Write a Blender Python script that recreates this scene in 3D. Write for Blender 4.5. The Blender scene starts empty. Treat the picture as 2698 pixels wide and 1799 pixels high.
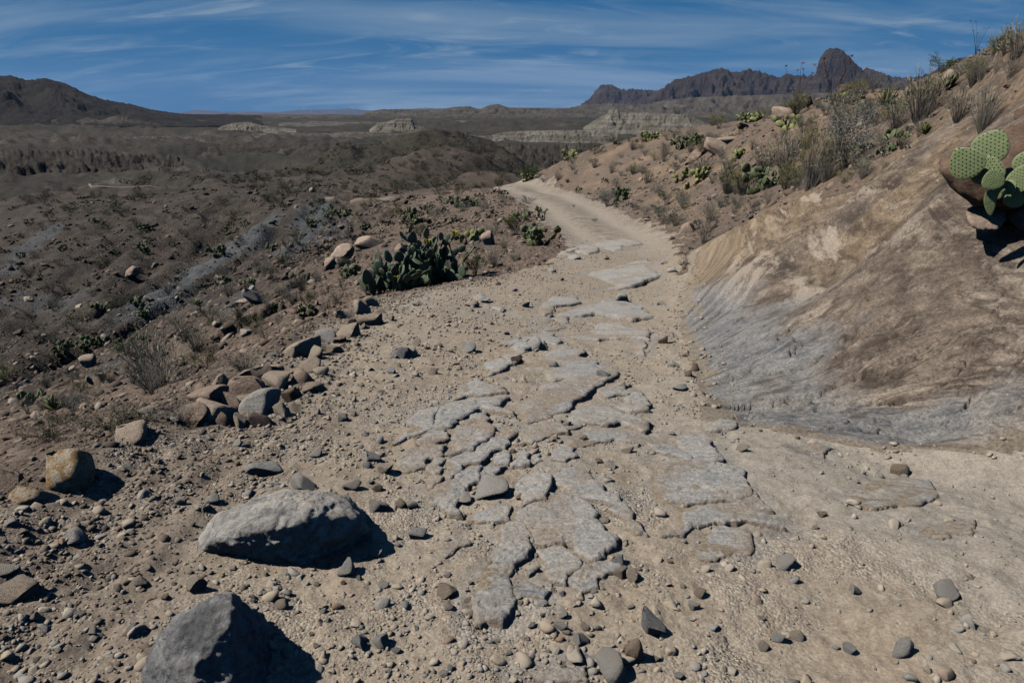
import bpy, math
import numpy as np

# ------------------------------------------------------------------ camera, sky, sun, exposure
scene = bpy.context.scene
CAM_H, FPX, PITCH = 1.7, 682.67, math.radians(19.0)
cam_data = bpy.data.cameras.new('camera')
cam_data.lens, cam_data.sensor_width = 24.0, 36.0
cam_data.clip_start, cam_data.clip_end = 0.05, 120000.0
cam = bpy.data.objects.new('camera', cam_data)
scene.collection.objects.link(cam)
cam.location = (0, 0, CAM_H)
cam.rotation_euler = (math.radians(90) - PITCH, 0, 0)
scene.camera = cam

SUN_EL, SUN_AZ = math.radians(51), math.radians(265)      # azimuth clockwise from +Y: left, a touch behind
to_sun = np.array([math.cos(SUN_EL) * math.sin(SUN_AZ), math.cos(SUN_EL) * math.cos(SUN_AZ), math.sin(SUN_EL)])
world = bpy.data.worlds.new('World')
scene.world = world
world.use_nodes = True
wn, wl = world.node_tree.nodes, world.node_tree.links
wn.clear()


def wnode(t, **kw):
    n = wn.new(t)
    for k, v in kw.items():
        setattr(n, k, v)
    return n


def wmath(op, a, b=None):
    n = wnode('ShaderNodeMath', operation=op)
    for i, s in enumerate((a, b)):
        if s is None:
            continue
        if isinstance(s, (int, float)):
            n.inputs[i].default_value = s
        else:
            wl.new(s, n.inputs[i])
    return n.outputs[0]


sky = wnode('ShaderNodeTexSky', sky_type='NISHITA', sun_disc=False, sun_elevation=SUN_EL, sun_rotation=SUN_AZ,
            altitude=900.0, air_density=0.85, dust_density=0.25, ozone_density=2.0)
hs = wnode('ShaderNodeHueSaturation')
hs.inputs['Hue'].default_value = 0.497
hs.inputs['Saturation'].default_value = 1.05
hs.inputs['Value'].default_value = 1.0
wl.new(sky.outputs[0], hs.inputs['Color'])
# thin cirrus on a high sheet: direction projected to a plane overhead
tc = wnode('ShaderNodeTexCoord')
sep = wnode('ShaderNodeSeparateXYZ')
wl.new(tc.outputs['Generated'], sep.inputs[0])
zc = wmath('MAXIMUM', sep.outputs['Z'], 0.0)
zz = wmath('ADD', zc, 0.22)
cx, cy = wmath('DIVIDE', sep.outputs['X'], zz), wmath('DIVIDE', sep.outputs['Y'], zz)
comb = wnode('ShaderNodeCombineXYZ')
wl.new(cx, comb.inputs[0]); wl.new(cy, comb.inputs[1])


def wnoise(rot, sc, scale, detail, rough, dist):
    mp = wnode('ShaderNodeMapping')
    mp.inputs['Rotation'].default_value = (0, 0, math.radians(rot))
    mp.inputs['Scale'].default_value = (sc[0], sc[1], 1)
    wl.new(comb.outputs[0], mp.inputs['Vector'])
    n = wnode('ShaderNodeTexNoise')
    n.inputs['Scale'].default_value = scale
    n.inputs['Detail'].default_value = detail
    n.inputs['Roughness'].default_value = rough
    n.inputs['Distortion'].default_value = dist
    wl.new(mp.outputs[0], n.inputs['Vector'])
    return n.outputs['Fac']


def wramp(fac, a, b):
    r = wnode('ShaderNodeMapRange', clamp=True, interpolation_type='SMOOTHSTEP')
    r.inputs['From Min'].default_value, r.inputs['From Max'].default_value = a, b
    wl.new(fac, r.inputs['Value'])
    return r.outputs[0]


# fall streaks, a broad veil thicker towards the horizon, and small curls
streak = wramp(wnoise(-28, (0.8, 2.2), 1.9, 8, 0.62, 1.1), 0.50, 0.72)
patch = wramp(wnoise(0, (0.8, 1.2), 0.9, 3, 0.5, 0.3), 0.38, 0.62)
veil = wramp(wnoise(10, (0.45, 1.5), 0.9, 6, 0.58, 0.7), 0.42, 0.70)
low = wramp(sep.outputs['Z'], 0.24, 0.03)
curl = wramp(wnoise(48, (0.55, 2.0), 2.4, 7, 0.60, 1.9), 0.53, 0.80)
cl = wmath('ADD', wmath('MULTIPLY', wmath('MULTIPLY', streak, wmath('ADD', wmath('MULTIPLY', patch, 0.8), 0.2)), 0.66), wmath('MULTIPLY', wmath('MULTIPLY', veil, low), 0.85))
cl = wmath('ADD', cl, wmath('MULTIPLY', wmath('MULTIPLY', curl, patch), 0.42))
cl = wmath('MINIMUM', wmath('MULTIPLY', cl, 0.9), 0.68)
mixc = wnode('ShaderNodeMix', data_type='RGBA')
mixc.inputs['B'].default_value = (5.6, 7.4, 9.2, 1)
wl.new(cl, mixc.inputs['Factor'])
# dry desert air: pull the sky towards a deep blue at every height
grad = wnode('ShaderNodeValToRGB')
ge = grad.color_ramp.elements
ge.new(0.5); ge.new(0.6)
for e_, (p_, c_) in zip(ge, ((0.0, (0.03, 0.37, 0.86, 1)), (0.16, (0.0, 0.305, 0.83, 1)), (0.45, (0.0, 0.11, 0.40, 1)), (0.9, (0.0, 0.07, 0.26, 1)))):
    e_.position, e_.color = p_, c_
wl.new(zc, grad.inputs[0])
gs = wnode('ShaderNodeVectorMath', operation='SCALE')
gs.inputs['Scale'].default_value = 7.2
wl.new(grad.outputs[0], gs.inputs[0])
tint = wnode('ShaderNodeMix', data_type='RGBA')
tint.inputs['Factor'].default_value = 0.90
wl.new(hs.outputs[0], tint.inputs['A'])
wl.new(gs.outputs[0], tint.inputs['B'])
wl.new(tint.outputs['Result'], mixc.inputs['A'])
bg = wnode('ShaderNodeBackground')
bg.inputs['Strength'].default_value = 0.05
wl.new(mixc.outputs['Result'], bg.inputs['Color'])
wo = wnode('ShaderNodeOutputWorld')
wl.new(bg.outputs[0], wo.inputs['Surface'])

sd = bpy.data.lights.new('sun', 'SUN')
sd.energy, sd.angle, sd.color = 5.0, math.radians(0.53), (1.0, 0.95, 0.87)
sun = bpy.data.objects.new('sun', sd)
scene.collection.objects.link(sun)
from mathutils import Vector, Matrix, Euler
sun.rotation_euler = Vector(-to_sun).to_track_quat('-Z', 'Y').to_euler()
scene.view_settings.view_transform = 'Standard'
scene.view_settings.look = 'None'
scene.view_settings.gamma = 1.0
scene.view_settings.exposure = -0.02
scene.cycles.diffuse_bounces = 0
scene.cycles.max_bounces = 4
scene.cycles.transparent_max_bounces = 8
scene.cycles.volume_bounces = 0
scene.view_settings.use_curve_mapping = False

# ------------------------------------------------------------------ helpers
rng = np.random.default_rng(11)
COL = scene.collection


def _hash(ix, iy, iz, seed):
    h = (ix * 374761393 + iy * 668265263 + iz * 2147483647 + seed * 1274126177) & 0xFFFFFFFF
    h = ((h ^ (h >> 13)) * 1274126177) & 0xFFFFFFFF
    h = ((h ^ (h >> 16)) * 2246822519) & 0xFFFFFFFF
    return (h ^ (h >> 15)) & 0xFFFF


def noise2(x, y, seed=0):
    x = np.asarray(x, float); y = np.asarray(y, float)
    xi, yi = np.floor(x).astype(np.int64), np.floor(y).astype(np.int64)
    fx, fy = x - xi, y - yi
    ux, uy = fx * fx * fx * (fx * (fx * 6 - 15) + 10), fy * fy * fy * (fy * (fy * 6 - 15) + 10)

    def g(a, b):
        an = _hash(xi + a, yi + b, 0, seed) * (2 * np.pi / 65536.0)
        return np.cos(an) * (fx - a) + np.sin(an) * (fy - b)
    n0 = g(0, 0) * (1 - ux) + g(1, 0) * ux
    n1 = g(0, 1) * (1 - ux) + g(1, 1) * ux
    return (n0 * (1 - uy) + n1 * uy) * 1.5


def noise3(p, seed=0):
    p = np.asarray(p, float)
    i = np.floor(p).astype(np.int64)
    f = p - i
    u = f * f * (3 - 2 * f)
    out = 0
    for a in (0, 1):
        for b in (0, 1):
            for c in (0, 1):
                w = (u[:, 0] if a else 1 - u[:, 0]) * (u[:, 1] if b else 1 - u[:, 1]) * (u[:, 2] if c else 1 - u[:, 2])
                out = out + w * (_hash(i[:, 0] + a, i[:, 1] + b, i[:, 2] + c, seed) / 32767.5 - 1)
    return out


def fbm(x, y, octv=4, seed=0, gain=0.5, lac=2.07):
    a, s, t = 1.0, 0, 0
    for k in range(octv):
        s = s + a * noise2(x, y, seed + 17 * k)
        t += a
        x, y, a = x * lac + 3.1, y * lac - 1.7, a * gain
    return s / t


def ridged(x, y, octv=4, seed=0, gain=0.5):
    a, s, t = 1.0, 0, 0
    for k in range(octv):
        s = s + a * (1 - np.abs(noise2(x, y, seed + 17 * k)) * 2)
        t += a
        x, y, a = x * 2.03 + 5.2, y * 2.03 - 3.3, a * gain
    return s / t


def sst(a, b, x):
    t = np.clip((x - a) / (b - a), 0, 1)
    return t * t * (3 - 2 * t)


K = 1024.0 / 2352.0
SP, CP = math.sin(PITCH), math.cos(PITCH)


def pix_dir(px, py):
    """direction of a point of the photograph (2352-wide copy), forward component first order"""
    x = (px * K - 512) / FPX
    yu = (341 - py * K) / FPX
    return np.array([x, CP + yu * SP, -SP + yu * CP])


def pix_at(px, py, Y):
    d = pix_dir(px, py)
    return d * (Y / d[1]) + np.array([0, 0, CAM_H])


def make_mesh(name, V, faces, smooth=True):
    """V (n,3); faces: an (m,k) array or list of such arrays"""
    if not isinstance(faces, (list, tuple)):
        faces = [faces]
    faces = [np.asarray(f) for f in faces if len(f)]
    me = bpy.data.meshes.new(name)
    V = np.asarray(V, np.float32)
    me.vertices.add(len(V))
    me.vertices.foreach_set('co', V.ravel())
    idx = np.concatenate([f.ravel() for f in faces]).astype(np.int32)
    cnt = np.concatenate([np.full(len(f), f.shape[1]) for f in faces])
    st = np.concatenate([[0], np.cumsum(cnt)[:-1]]).astype(np.int32)
    me.loops.add(len(idx))
    me.loops.foreach_set('vertex_index', idx)
    me.polygons.add(len(cnt))
    me.polygons.foreach_set('loop_start', st)
    if smooth is True:
        me.polygons.foreach_set('use_smooth', np.ones(len(cnt), bool))
    me.update(calc_edges=True)
    me.validate()
    return me


def fattr(me, name, arr, typ='FLOAT'):
    a = me.attributes.new(name, typ, 'POINT')
    a.data.foreach_set('vector' if typ == 'FLOAT_VECTOR' else 'value', np.asarray(arr, np.float32).ravel())


def obj(name, me, mat=None, parent=None):
    o = bpy.data.objects.new(name, me)
    if mat is not None and me is not None and not me.materials:
        me.materials.append(mat)
    COL.objects.link(o)
    if parent is not None:
        o.parent = parent
    return o


def tag(o, label=None, cat=None, group=None, kind=None):
    for k, v in (('label', label), ('category', cat), ('group', group), ('kind', kind)):
        if v:
            o[k] = v
    return o


# ---- node material builder
class NM:
    def __init__(s, name):
        s.m = bpy.data.materials.new(name)
        s.m.use_nodes = True
        s.t = s.m.node_tree
        s.n, s.l = s.t.nodes, s.t.links
        s.b = s.n['Principled BSDF']
        s.b.inputs['Roughness'].default_value = 0.9
        s.b.inputs['Specular IOR Level'].default_value = 0.25

    def new(s, t, **kw):
        n = s.n.new(t)
        for k, v in kw.items():
            setattr(n, k, v)
        return n

    def put(s, sock, v):
        if hasattr(v, 'default_value') and hasattr(v, 'is_output'):
            s.l.new(v, sock)
        elif isinstance(v, (tuple, list)):
            sock.default_value = tuple(v) + ((1,) if len(v) == 3 and sock.type == 'RGBA' else ())
        else:
            sock.default_value = v

    def coord(s, which='Object', scale=None, rot=None):
        n = s.new('ShaderNodeTexCoord').outputs[which]
        if scale is not None or rot is not None:
            mp = s.new('ShaderNodeMapping')
            s.l.new(n, mp.inputs[0])
            if scale is not None:
                mp.inputs['Scale'].default_value = scale if isinstance(scale, (tuple, list)) else (scale,) * 3
            if rot is not None:
                mp.inputs['Rotation'].default_value = rot
            n = mp.outputs[0]
        return n

    def attr(s, name, out='Fac'):
        return s.new('ShaderNodeAttribute', attribute_name=name).outputs[out]

    def noise(s, vec, scale, detail=4, rough=0.55, dist=0.0):
        n = s.new('ShaderNodeTexNoise')
        s.l.new(vec, n.inputs['Vector'])
        for k, v in (('Scale', scale), ('Detail', detail), ('Roughness', rough), ('Distortion', dist)):
            n.inputs[k].default_value = v
        return n.outputs['Fac']

    def vor(s, vec, scale, feature='F1', out='Distance', rand=1.0):
        n = s.new('ShaderNodeTexVoronoi', feature=feature)
        s.l.new(vec, n.inputs['Vector'])
        n.inputs['Scale'].default_value = scale
        n.inputs['Randomness'].default_value = rand
        return n.outputs[out]

    def rng(s, v, a, b, c=0.0, d=1.0):
        n = s.new('ShaderNodeMapRange', clamp=True)
        s.l.new(v, n.inputs['Value'])
        for k, x in (('From Min', a), ('From Max', b), ('To Min', c), ('To Max', d)):
            n.inputs[k].default_value = x
        return n.outputs[0]

    def ma(s, op, a, b=0.0):
        n = s.new('ShaderNodeMath', operation=op)
        s.put(n.inputs[0], a); s.put(n.inputs[1], b)
        return n.outputs[0]

    def mix(s, f, a, b, mode='MIX'):
        n = s.new('ShaderNodeMix', data_type='RGBA', blend_type=mode)
        s.put(n.inputs['Factor'], f); s.put(n.inputs['A'], a); s.put(n.inputs['B'], b)
        return n.outputs['Result']

    def ramp(s, f, stops, interp='LINEAR'):
        n = s.new('ShaderNodeValToRGB')
        n.color_ramp.interpolation = interp
        e = n.color_ramp.elements
        while len(e) < len(stops):
            e.new(0.5)
        for el, (p, c) in zip(e, stops):
            el.position, el.color = p, tuple(c) + (1,)
        s.l.new(f, n.inputs[0])
        return n.outputs[0]

    def bump(s, h, strength=0.5, dist=0.02, prev=None):
        n = s.new('ShaderNodeBump')
        n.inputs['Strength'].default_value = strength
        n.inputs['Distance'].default_value = dist
        s.l.new(h, n.inputs['Height'])
        if prev is not None:
            s.l.new(prev, n.inputs['Normal'])
        return n.outputs[0]

    def grain(s, c, P, scale, lo=0.72, hi=1.28):
        n = s.noise(P, scale, 3, 0.8)
        v = s.rng(n, 0.34, 0.66, lo, hi)
        cb = s.new('ShaderNodeCombineColor')
        for i in range(3):
            s.l.new(v, cb.inputs[i])
        return s.mix(1.0, c, cb.outputs[0], 'MULTIPLY')

    def done(s, color=None, normal=None, rough=None):
        if color is not None:
            s.put(s.b.inputs['Base Color'], color)
        if normal is not None:
            s.l.new(normal, s.b.inputs['Normal'])
        if rough is not None:
            s.put(s.b.inputs['Roughness'], rough)
        return s.m
# ------------------------------------------------------------------ terrain heights
# The land is one height field z(x, y).  Its large shape is a smooth surface through surveyed points
# (trail profile, hillside, ravine, knoll); relief is added on top of it.
XLy = np.array([[-5, -2.3], [2.7, -2.35], [4.1, -2.25], [8, -2.3], [10.4, -2.1], [12.3, -0.6], [15, 0.8], [20, 1.6], [33, 0.9], [45, 0.1], [55, -1.7], [62, -4.4], [70, -9]])
XRy = np.array([[-5, 7.5], [1.5, 5.5], [2.5, 4.1], [3.3, 2.76], [3.75, 1.9], [4.1, 1.25], [5.2, 1.5], [7.5, 1.9], [12.3, 3.2], [16, 4.1], [20, 4.8], [33, 4.9], [45, 4.6], [55, 3.4], [62, 1.0], [70, -3]])


def XL(y): return np.interp(y, XLy[:, 0], XLy[:, 1])
def XR(y): return np.interp(y, XRy[:, 0], XRy[:, 1])


ROADZ = np.array([[-6, 0.25], [0.5, 0.0], [1.67, 0], [2.3, -.05], [3.8, -.22], [6.5, -.6], [9, -.93], [12, -1.3], [20, -2.15], [33, -3.0], [45, -3.85], [55, -4.4]])
ctrl = []
for y in (0.25, 0.6, 1.1, 1.7, 2.3, 3.0, 3.8, 5.0, 6.5, 9, 12, 16, 20, 26, 33, 39, 45, 50, 55):
    z = np.interp(y, ROADZ[:, 0], ROADZ[:, 1])
    xl, xr = XL(y), min(XR(y), 4.0)
    for f in (0.02, 0.5, 0.97):
        ctrl.append((xl + f * (xr - xl), y, z))
PIX = [  # photograph point (2352-wide copy) and its distance
    # hillside on the right
    (2352, 900, 3.65), (2352, 650, 4.4), (2352, 350, 5.75), (2265, 350, 6), (1900, 900, 4.65), (2100, 900, 4.2), (2352, 80, 9), (2352, 190, 7.4),
    (1840, 440, 14), (2000, 400, 12), (2150, 310, 11), (2250, 200, 11), (1700, 520, 14), (1760, 700, 7.9), (1760, 600, 9.6), (2000, 600, 7.2),
    (1480, 320, 55), (1560, 305, 52), (1650, 290, 48), (1800, 250, 36), (1950, 215, 28), (2100, 190, 20), (2200, 150, 15),
    (1480, 360, 85), (1650, 335, 80), (1800, 305, 62), (1950, 285, 48), (2100, 270, 36), (2200, 255, 30), (2352, 215, 20),
    (1480, 430, 40), (1600, 450, 27), (1700, 400, 24), (1800, 330, 25), (2000, 280, 20), (1400, 400, 47), (1300, 380, 56), (1220, 402, 60), (1600, 370, 38),
    (1640, 560, 15.5),
    # slope falling away on the left, its lower edge, and the ravine behind it
    (0, 1000, 4.5), (200, 950, 6), (0, 930, 14), (233, 843, 16), (389, 765, 18), (517, 691, 21), (661, 625, 25), (784, 548, 31), (930, 490, 40), (1050, 445, 51),
    (430, 860, 8), (600, 780, 10.5), (700, 700, 14), (800, 610, 20), (950, 540, 26), (1100, 500, 32), (1150, 450, 46),
    (0, 905, 24), (233, 825, 28), (389, 750, 31), (517, 680, 34), (661, 615, 38), (784, 540, 44), (930, 484, 50),
    (0, 760, 38), (233, 700, 42), (389, 600, 50), (540, 560, 54), (661, 530, 52), (740, 500, 56),
    (0, 530, 60), (136, 497, 62), (253, 483, 64), (350, 477, 65), (545, 446, 66), (739, 450, 64), (900, 460, 62), (1050, 437, 60), (1165, 430, 57),
    # knoll beyond
    (0, 505, 130), (250, 468, 140), (540, 440, 110), (740, 442, 88), (900, 440, 86), (1050, 425, 84), (1165, 424, 78),
    (590, 432, 130), (720, 400, 150), (860, 358, 165), (980, 335, 180), (1100, 345, 180), (1180, 372, 165), (900, 400, 120), (1050, 390, 115),
]
for p in PIX:
    ctrl.append(tuple(pix_at(*p)))
# ground that the photograph only implies: behind crests, beyond the sides
ctrl += [(-6, 1.0, -1.6), (-12, 3, -4.2), (9, 3.0, 2.4), (14, 6, 4.0), (6.5, 1.2, 0.5), (4.6, 2.4, 0.3), (0, 75, -9), (-8, 85, -10.5), (10, 100, -15), (30, 100, -14), (45, 80, -9),
         (40, 45, -2), (-60, 30, -17), (-80, 60, -20), (20, 200, -30), (90, 200, -33), (-40, 260, -30), (-150, 250, -38), (140, 150, -30),
         (0, 300, -40), (100, 350, -42), (-150, 350, -44), (200, 300, -42), (-300, 300, -44), (60, 60, -4), (120, 90, -15)]
ctrl = np.array(ctrl)


def tp(x, y):
    r = np.sqrt(x * x + y * y)
    return np.arctan2(x, y) * 1.25, np.log(r), r


ct, cl_, cr_ = tp(ctrl[:, 0], ctrl[:, 1])
cq = (ctrl[:, 2] - CAM_H) / (cr_ + 3.0)
n = len(ctrl)
D = np.hypot(ct[:, None] - ct[None], cl_[:, None] - cl_[None])
Km = np.where(D > 0, D * D * np.log(D + 1e-12), 0) + np.eye(n) * 2e-4
Pm = np.stack([np.ones(n), ct, cl_], 1)
A = np.block([[Km, Pm], [Pm.T, np.zeros((3, 3))]])
sol = np.linalg.solve(A, np.concatenate([cq, np.zeros(3)]))


def base_z(x, y):
    t, l, r = tp(x, y)
    sh = t.shape
    t, l = t.ravel(), l.ravel()
    out = np.empty(len(t))
    for s in range(0, len(t), 20000):
        d2 = (t[s:s + 20000, None] - ct[None]) ** 2 + (l[s:s + 20000, None] - cl_[None]) ** 2
        out[s:s + 20000] = (0.5 * d2 * np.log(d2 + 1e-12)) @ sol[:n] + sol[n] + sol[n + 1] * t[s:s + 20000] + sol[n + 2] * l[s:s + 20000]
    return CAM_H + out.reshape(sh) * (r + 3.0)


def far_z(x, y, r):
    th = np.arctan2(x, y)
    wx, wy = x + 70 * fbm(x / 260, y / 260, 3, 5), y + 70 * fbm(x / 260, y / 260, 3, 9)
    bad = ridged(wx / 170, wy / 130, 5, 21)
    small = ridged(wx / 48, wy / 40, 4, 25)
    big = fbm(x / 800, y / 800, 3, 31)
    hill = sst(-0.15, 0.40, big + 0.15 * fbm(x / 240, y / 240, 3, 33))
    hill = np.maximum(hill, 0.75 * sst(0.05, -0.45, th) * sst(1300, 500, r))
    am = (3 + 21 * hill) * (1 - 0.55 * sst(1500, 3500, r))
    z = -53 + am * (bad - 0.30) + (1.2 + 3.2 * hill) * (small - 0.4) + 6 * big
    z = z + 6 * sst(-0.3, -0.6, th) * sst(400, 900, r)
    # low scarps across the flats
    sc = fbm(x / 420, y / 300, 4, 35) * 3.0
    z = z + 5.0 * (sst(0, 0.10, sc - np.floor(sc)) - (sc - np.floor(sc))) * sst(450, 800, r)
    return z - sst(2000, 9000, r) * 52


def masks(x, y, r):
    dl, dr = x - XL(y), XR(y) - x                       # inside the trail when both > 0
    far = sst(66, 58, y) * sst(1.0, 2.0, y + 3)
    wob = 0.18 * fbm(x * 1.7, y * 1.7, 3, 3)
    road = sst(-0.12, 0.25, np.minimum(dl, dr) + wob * np.clip(r / 6, 0.5, 4)) * far
    up = -dr
    slab = sst(-0.02, 0.10, up + 0.10 * fbm(x * 2.2, y * 2.2, 4, 4)) * (y < 17)
    # upper limit of bare rock
    lim = np.interp(y, [0, 3, 5, 6.6, 8.3, 10.5, 12, 14, 16], [5.4, 5.0, 4.75, 4.8, 5.3, 5.75, 5.7, 5.1, 4.3])
    slab = slab * sst(0.35, -0.25, x - lim + 0.8 * fbm(x * 0.9, y * 0.9, 4, 8)) * sst(16.5, 14.5, y)
    return dl, dr, road, slab


SLAB_A = np.array([1.36, -0.85, 1.05]); SLAB_A /= np.linalg.norm(SLAB_A)   # bedding runs up the slope, a little towards the viewer
SLAB_N = np.array([-0.45, -0.28, 0.85]); SLAB_N -= SLAB_A * (SLAB_N @ SLAB_A); SLAB_N /= np.linalg.norm(SLAB_N)
SLAB_B = np.cross(SLAB_N, SLAB_A)


_yy = np.linspace(-6, 60, 661)
_zz = np.interp(_yy, ROADZ[:, 0], ROADZ[:, 1])
RZS = (_yy, np.convolve(np.pad(_zz, 8, 'edge'), np.ones(17) / 17, 'valid'))


def base_hit(px, py):
    d = pix_dir(px, py)
    d = d / math.hypot(d[0], d[1])
    t = np.exp(np.linspace(math.log(2.0), math.log(30), 900))
    k = int(np.argmax(CAM_H + d[2] * t < base_z(d[0] * t, d[1] * t)))
    return d[0] * t[k], d[1] * t[k]


# outcrop lines of the bedding as they run over the bare rock: level number per line
SEAMS = [(7.25, [(500, 960), (680, 930), (800, 830), (900, 750), (1000, 725)]), (9.6, [(770, 1110), (1010, 960), (1120, 890), (1260, 840), (1470, 790)]),
         (8.4, [(1380, 725), (1560, 690), (1650, 635), (1913, 615)]), (4.67, [(690, 525), (870, 500), (1010, 465), (1110, 450)]),
         (12.4, [(1300, 1150), (1400, 1105), (1600, 1030)]), (13.6, [(1600, 1130), (1820, 1045), (1913, 1010)]), (5.75, [(1100, 540), (1230, 500), (1530, 340)]),
         (4.9, [(420, 700), (560, 640), (800, 560)]), (13.4, [(700, 1400), (960, 1330), (1270, 1240), (1913, 1080)]), (6.6, [(1000, 640), (1300, 560), (1700, 480), (1913, 440)]), (11, [(560, 1220), (1000, 1110), (1913, 880)]),
         (6.0, [(320, 890), (480, 840), (600, 780)]), (7.7, [(340, 1050), (560, 960), (700, 900)]), (9.6, [(420, 1180), (700, 1090)]), (11, [(400, 1300), (600, 1235), (800, 1170)]), (3.9, [(450, 560), (600, 500), (760, 440)])]
_sp = np.array([(*base_hit((1600 + x_ / 1.7423) * .87176, (300 + y_ / 1.7423) * .87176), lv) for lv, ln in SEAMS for x_, y_ in ln])


def _poly(x, y):
    u, v = x - 3.0, np.log(np.maximum(y, 1.5)) * 3 - 5.2
    return np.stack([np.ones_like(u), u, v, u * u, u * v, v * v], -1)


_M = _poly(_sp[:, 0], _sp[:, 1])
_sc = np.linalg.solve(_M.T @ _M + 1e-3 * np.eye(6), _M.T @ _sp[:, 2])


def bed_level(x, y):
    return (_poly(x, y) @ _sc) * 0.175


def terrain(x, y):
    shp = np.shape(x)
    x, y = np.ravel(x), np.ravel(y)
    r = np.hypot(x, y)
    z = np.empty_like(x)
    nb = r < 340
    z[nb] = base_z(x[nb], y[nb])
    w = sst(170, 330, r)
    fb = w > 0
    fz = far_z(x[fb], y[fb], r[fb])
    z[fb] = np.where(w[fb] < 1, z[fb] * (1 - w[fb]), 0) + w[fb] * fz
    dl, dr = x - XL(y), XR(y) - x
    wn_ = sst(5.5, 3.2, r) * sst(-0.5, 0.2, dl) * sst(0.0, 1.3, dr)
    z = z * (1 - wn_) + wn_ * np.interp(y, RZS[0], RZS[1])
    zb = z.copy()
    road, slab = np.zeros_like(x), np.zeros_like(x)
    mk = r < 80
    _, _, road[mk], slab[mk] = masks(x[mk], y[mk], r[mk])

    def add(sel, fn):
        if sel.any():
            z[sel] += fn(x[sel], y[sel], r[sel], dl[sel], dr[sel], road[sel], slab[sel])
    # open ground: hummocks, gullies running down the ravine side
    add((r < 120) & ((road < 1) & (slab < 1)), lambda x, y, r, dl, dr, road, slab: (1 - road) * (1 - slab) * sst(120, 60, r) * 0.10 * fbm(x / 1.5, y / 1.5, 5, 41) * np.clip(r / 9, 0.4, 1.6))
    add((r < 40) & ((road < 1) & (slab < 1)), lambda x, y, r, dl, dr, road, slab: (1 - road) * (1 - slab) * 0.022 * fbm(x * 3.3, y * 3.3, 3, 43) * sst(40, 15, r))

    def gul(x, y, r, dl, dr, road, slab):
        wx, wy = x + 3 * fbm(x / 14, y / 14, 3, 51), y + 3 * fbm(x / 14, y / 14, 3, 52)
        side = sst(-4, -11, dl)
        ribs = ridged(wx / 10.5, wy / 42, 4, 55) - 0.42
        rills = ridged(wx / 2.7, wy / 13, 4, 57) - 0.4
        return (sst(24, 33, r) * sst(78, 60, r) * side * (2.5 * ribs * (1 - 0.55 * sst(54, 62, r)) + 0.55 * rills)
                + sst(60, 130, r) * sst(420, 250, r) * (9.5 * (ridged(wx / 75, wy / 60, 5, 61) - 0.42) + 1.1 * (ridged(wx / 14, wy / 14, 4, 63) - 0.4)))
    add((r > 17) & (r < 420) & ((dl < -2) | (r > 60)), gul)

    def ledges(x, y, r, dl, dr, road, slab):
        lw = sst(0.2, -1.2, dl) * sst(5, 9, y) * sst(48, 30, y) * sst(-1.5, -3.5, dl)
        band = -dl * 0.42 + 1.3 * fbm(x / 3.0, y / 5.0, 5, 71, 0.6)
        fr = band - np.floor(band)
        return lw * 0.34 * (sst(0.0, 0.15, fr) - fr) * sst(-0.05, 0.35, fbm(x / 3.5, y / 3.5, 3, 73))
    add((dl < -1.4) & (y > 5) & (y < 48), ledges)
    # rubble windrow along the left edge and tyre-dragged ridges beside it
    add((np.abs(dl) < 1.2) & (y < 14) & (y > -2), lambda x, y, r, dl, dr, road, slab: 0.10 * np.exp(-((dl + 0.05) / 0.28) ** 2) * sst(14, 9, y) * (0.8 + 0.9 * fbm(x * 2.5, y * 1.2, 3, 75)))

    def ruts(x, y, r, dl, dr, road, slab):
        rut = np.sin((dl - 0.25 * fbm(x * 0.8, y * 0.8, 2, 78)) * 2 * np.pi / 0.21)
        return 0.024 * rut * sst(0.1, 0.35, dl) * sst(1.35, 0.7, dl) * sst(6.5, 4.0, y) * (0.6 + fbm(x * 3, y * 3, 3, 76))
    add((dl > 0.1) & (dl < 1.35) & (y < 6.5) & (y > -2), ruts)

    def trailrel(x, y, r, dl, dr, road, slab):
        o = road * (sst(17, 8, r) * 0.045 * fbm(x / 0.75, y / 0.75, 3, 81) + sst(13, 6, r) * (0.010 * fbm(x * 6, y * 6, 2, 82) + 0.022 * fbm(x * 5, y * 5, 4, 83, 0.65)))
        c = dl / np.maximum(dl + dr, 0.5)
        o = o - 0.03 * sst(0.55, 0.95, c) * sst(0, 2, 6 - y) * road
        return o - sst(18, 24, y) * road * 0.10 * (np.exp(-((c - 0.24) / 0.13) ** 2) + np.exp(-((c - 0.76) / 0.13) ** 2))
    add(road > 0, trailrel)

    # bare rock slope: flat bedding with shallow flutes, plates and scoured hollows
    def bare(x, y, r, dl, dr, road, slab):
        P = np.stack([x, y, zb[slab_sel]], -1)
        a, b = P @ SLAB_A, bed_level(x, y)
        b = b + 0.06 * fbm(a * 0.8, b * 0.8, 3, 90)
        fl1 = fbm(a * 0.9, b * 6.5, 4, 91)
        fl2 = fbm(a * 4, b * 24, 3, 93)
        pl = fbm(a * 0.45 + 7, b * 1.2, 5, 95, 0.6) * 2.6
        step = pl - np.floor(pl)
        plate = sst(0.0, 0.035, step) - step
        pl2 = fbm(a * 1.1 + 3, b * 3.0, 5, 98, 0.6) * 2.6
        st2 = pl2 - np.floor(pl2)
        plate2 = (sst(0.0, 0.05, st2) - st2) * sst(-0.1, 0.3, fbm(a * 0.6, b * 0.9, 3, 99))
        crack = np.exp(-(fbm(a * 0.4, b * 1.8, 5, 96, 0.6) / 0.016) ** 2) + np.exp(-(fbm(a * 0.9 + 4, b * 0.7, 5, 92, 0.6) / 0.010) ** 2)
        o = 0.010 * fl1 + 0.010 * fl2 + 0.048 * plate + 0.032 * plate2 + 0.014 * fbm(x * 12, y * 12, 4, 94, 0.65) + 0.06 * fbm(x / 1.6, y / 1.6, 3, 97) - 0.022 * crack
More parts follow.
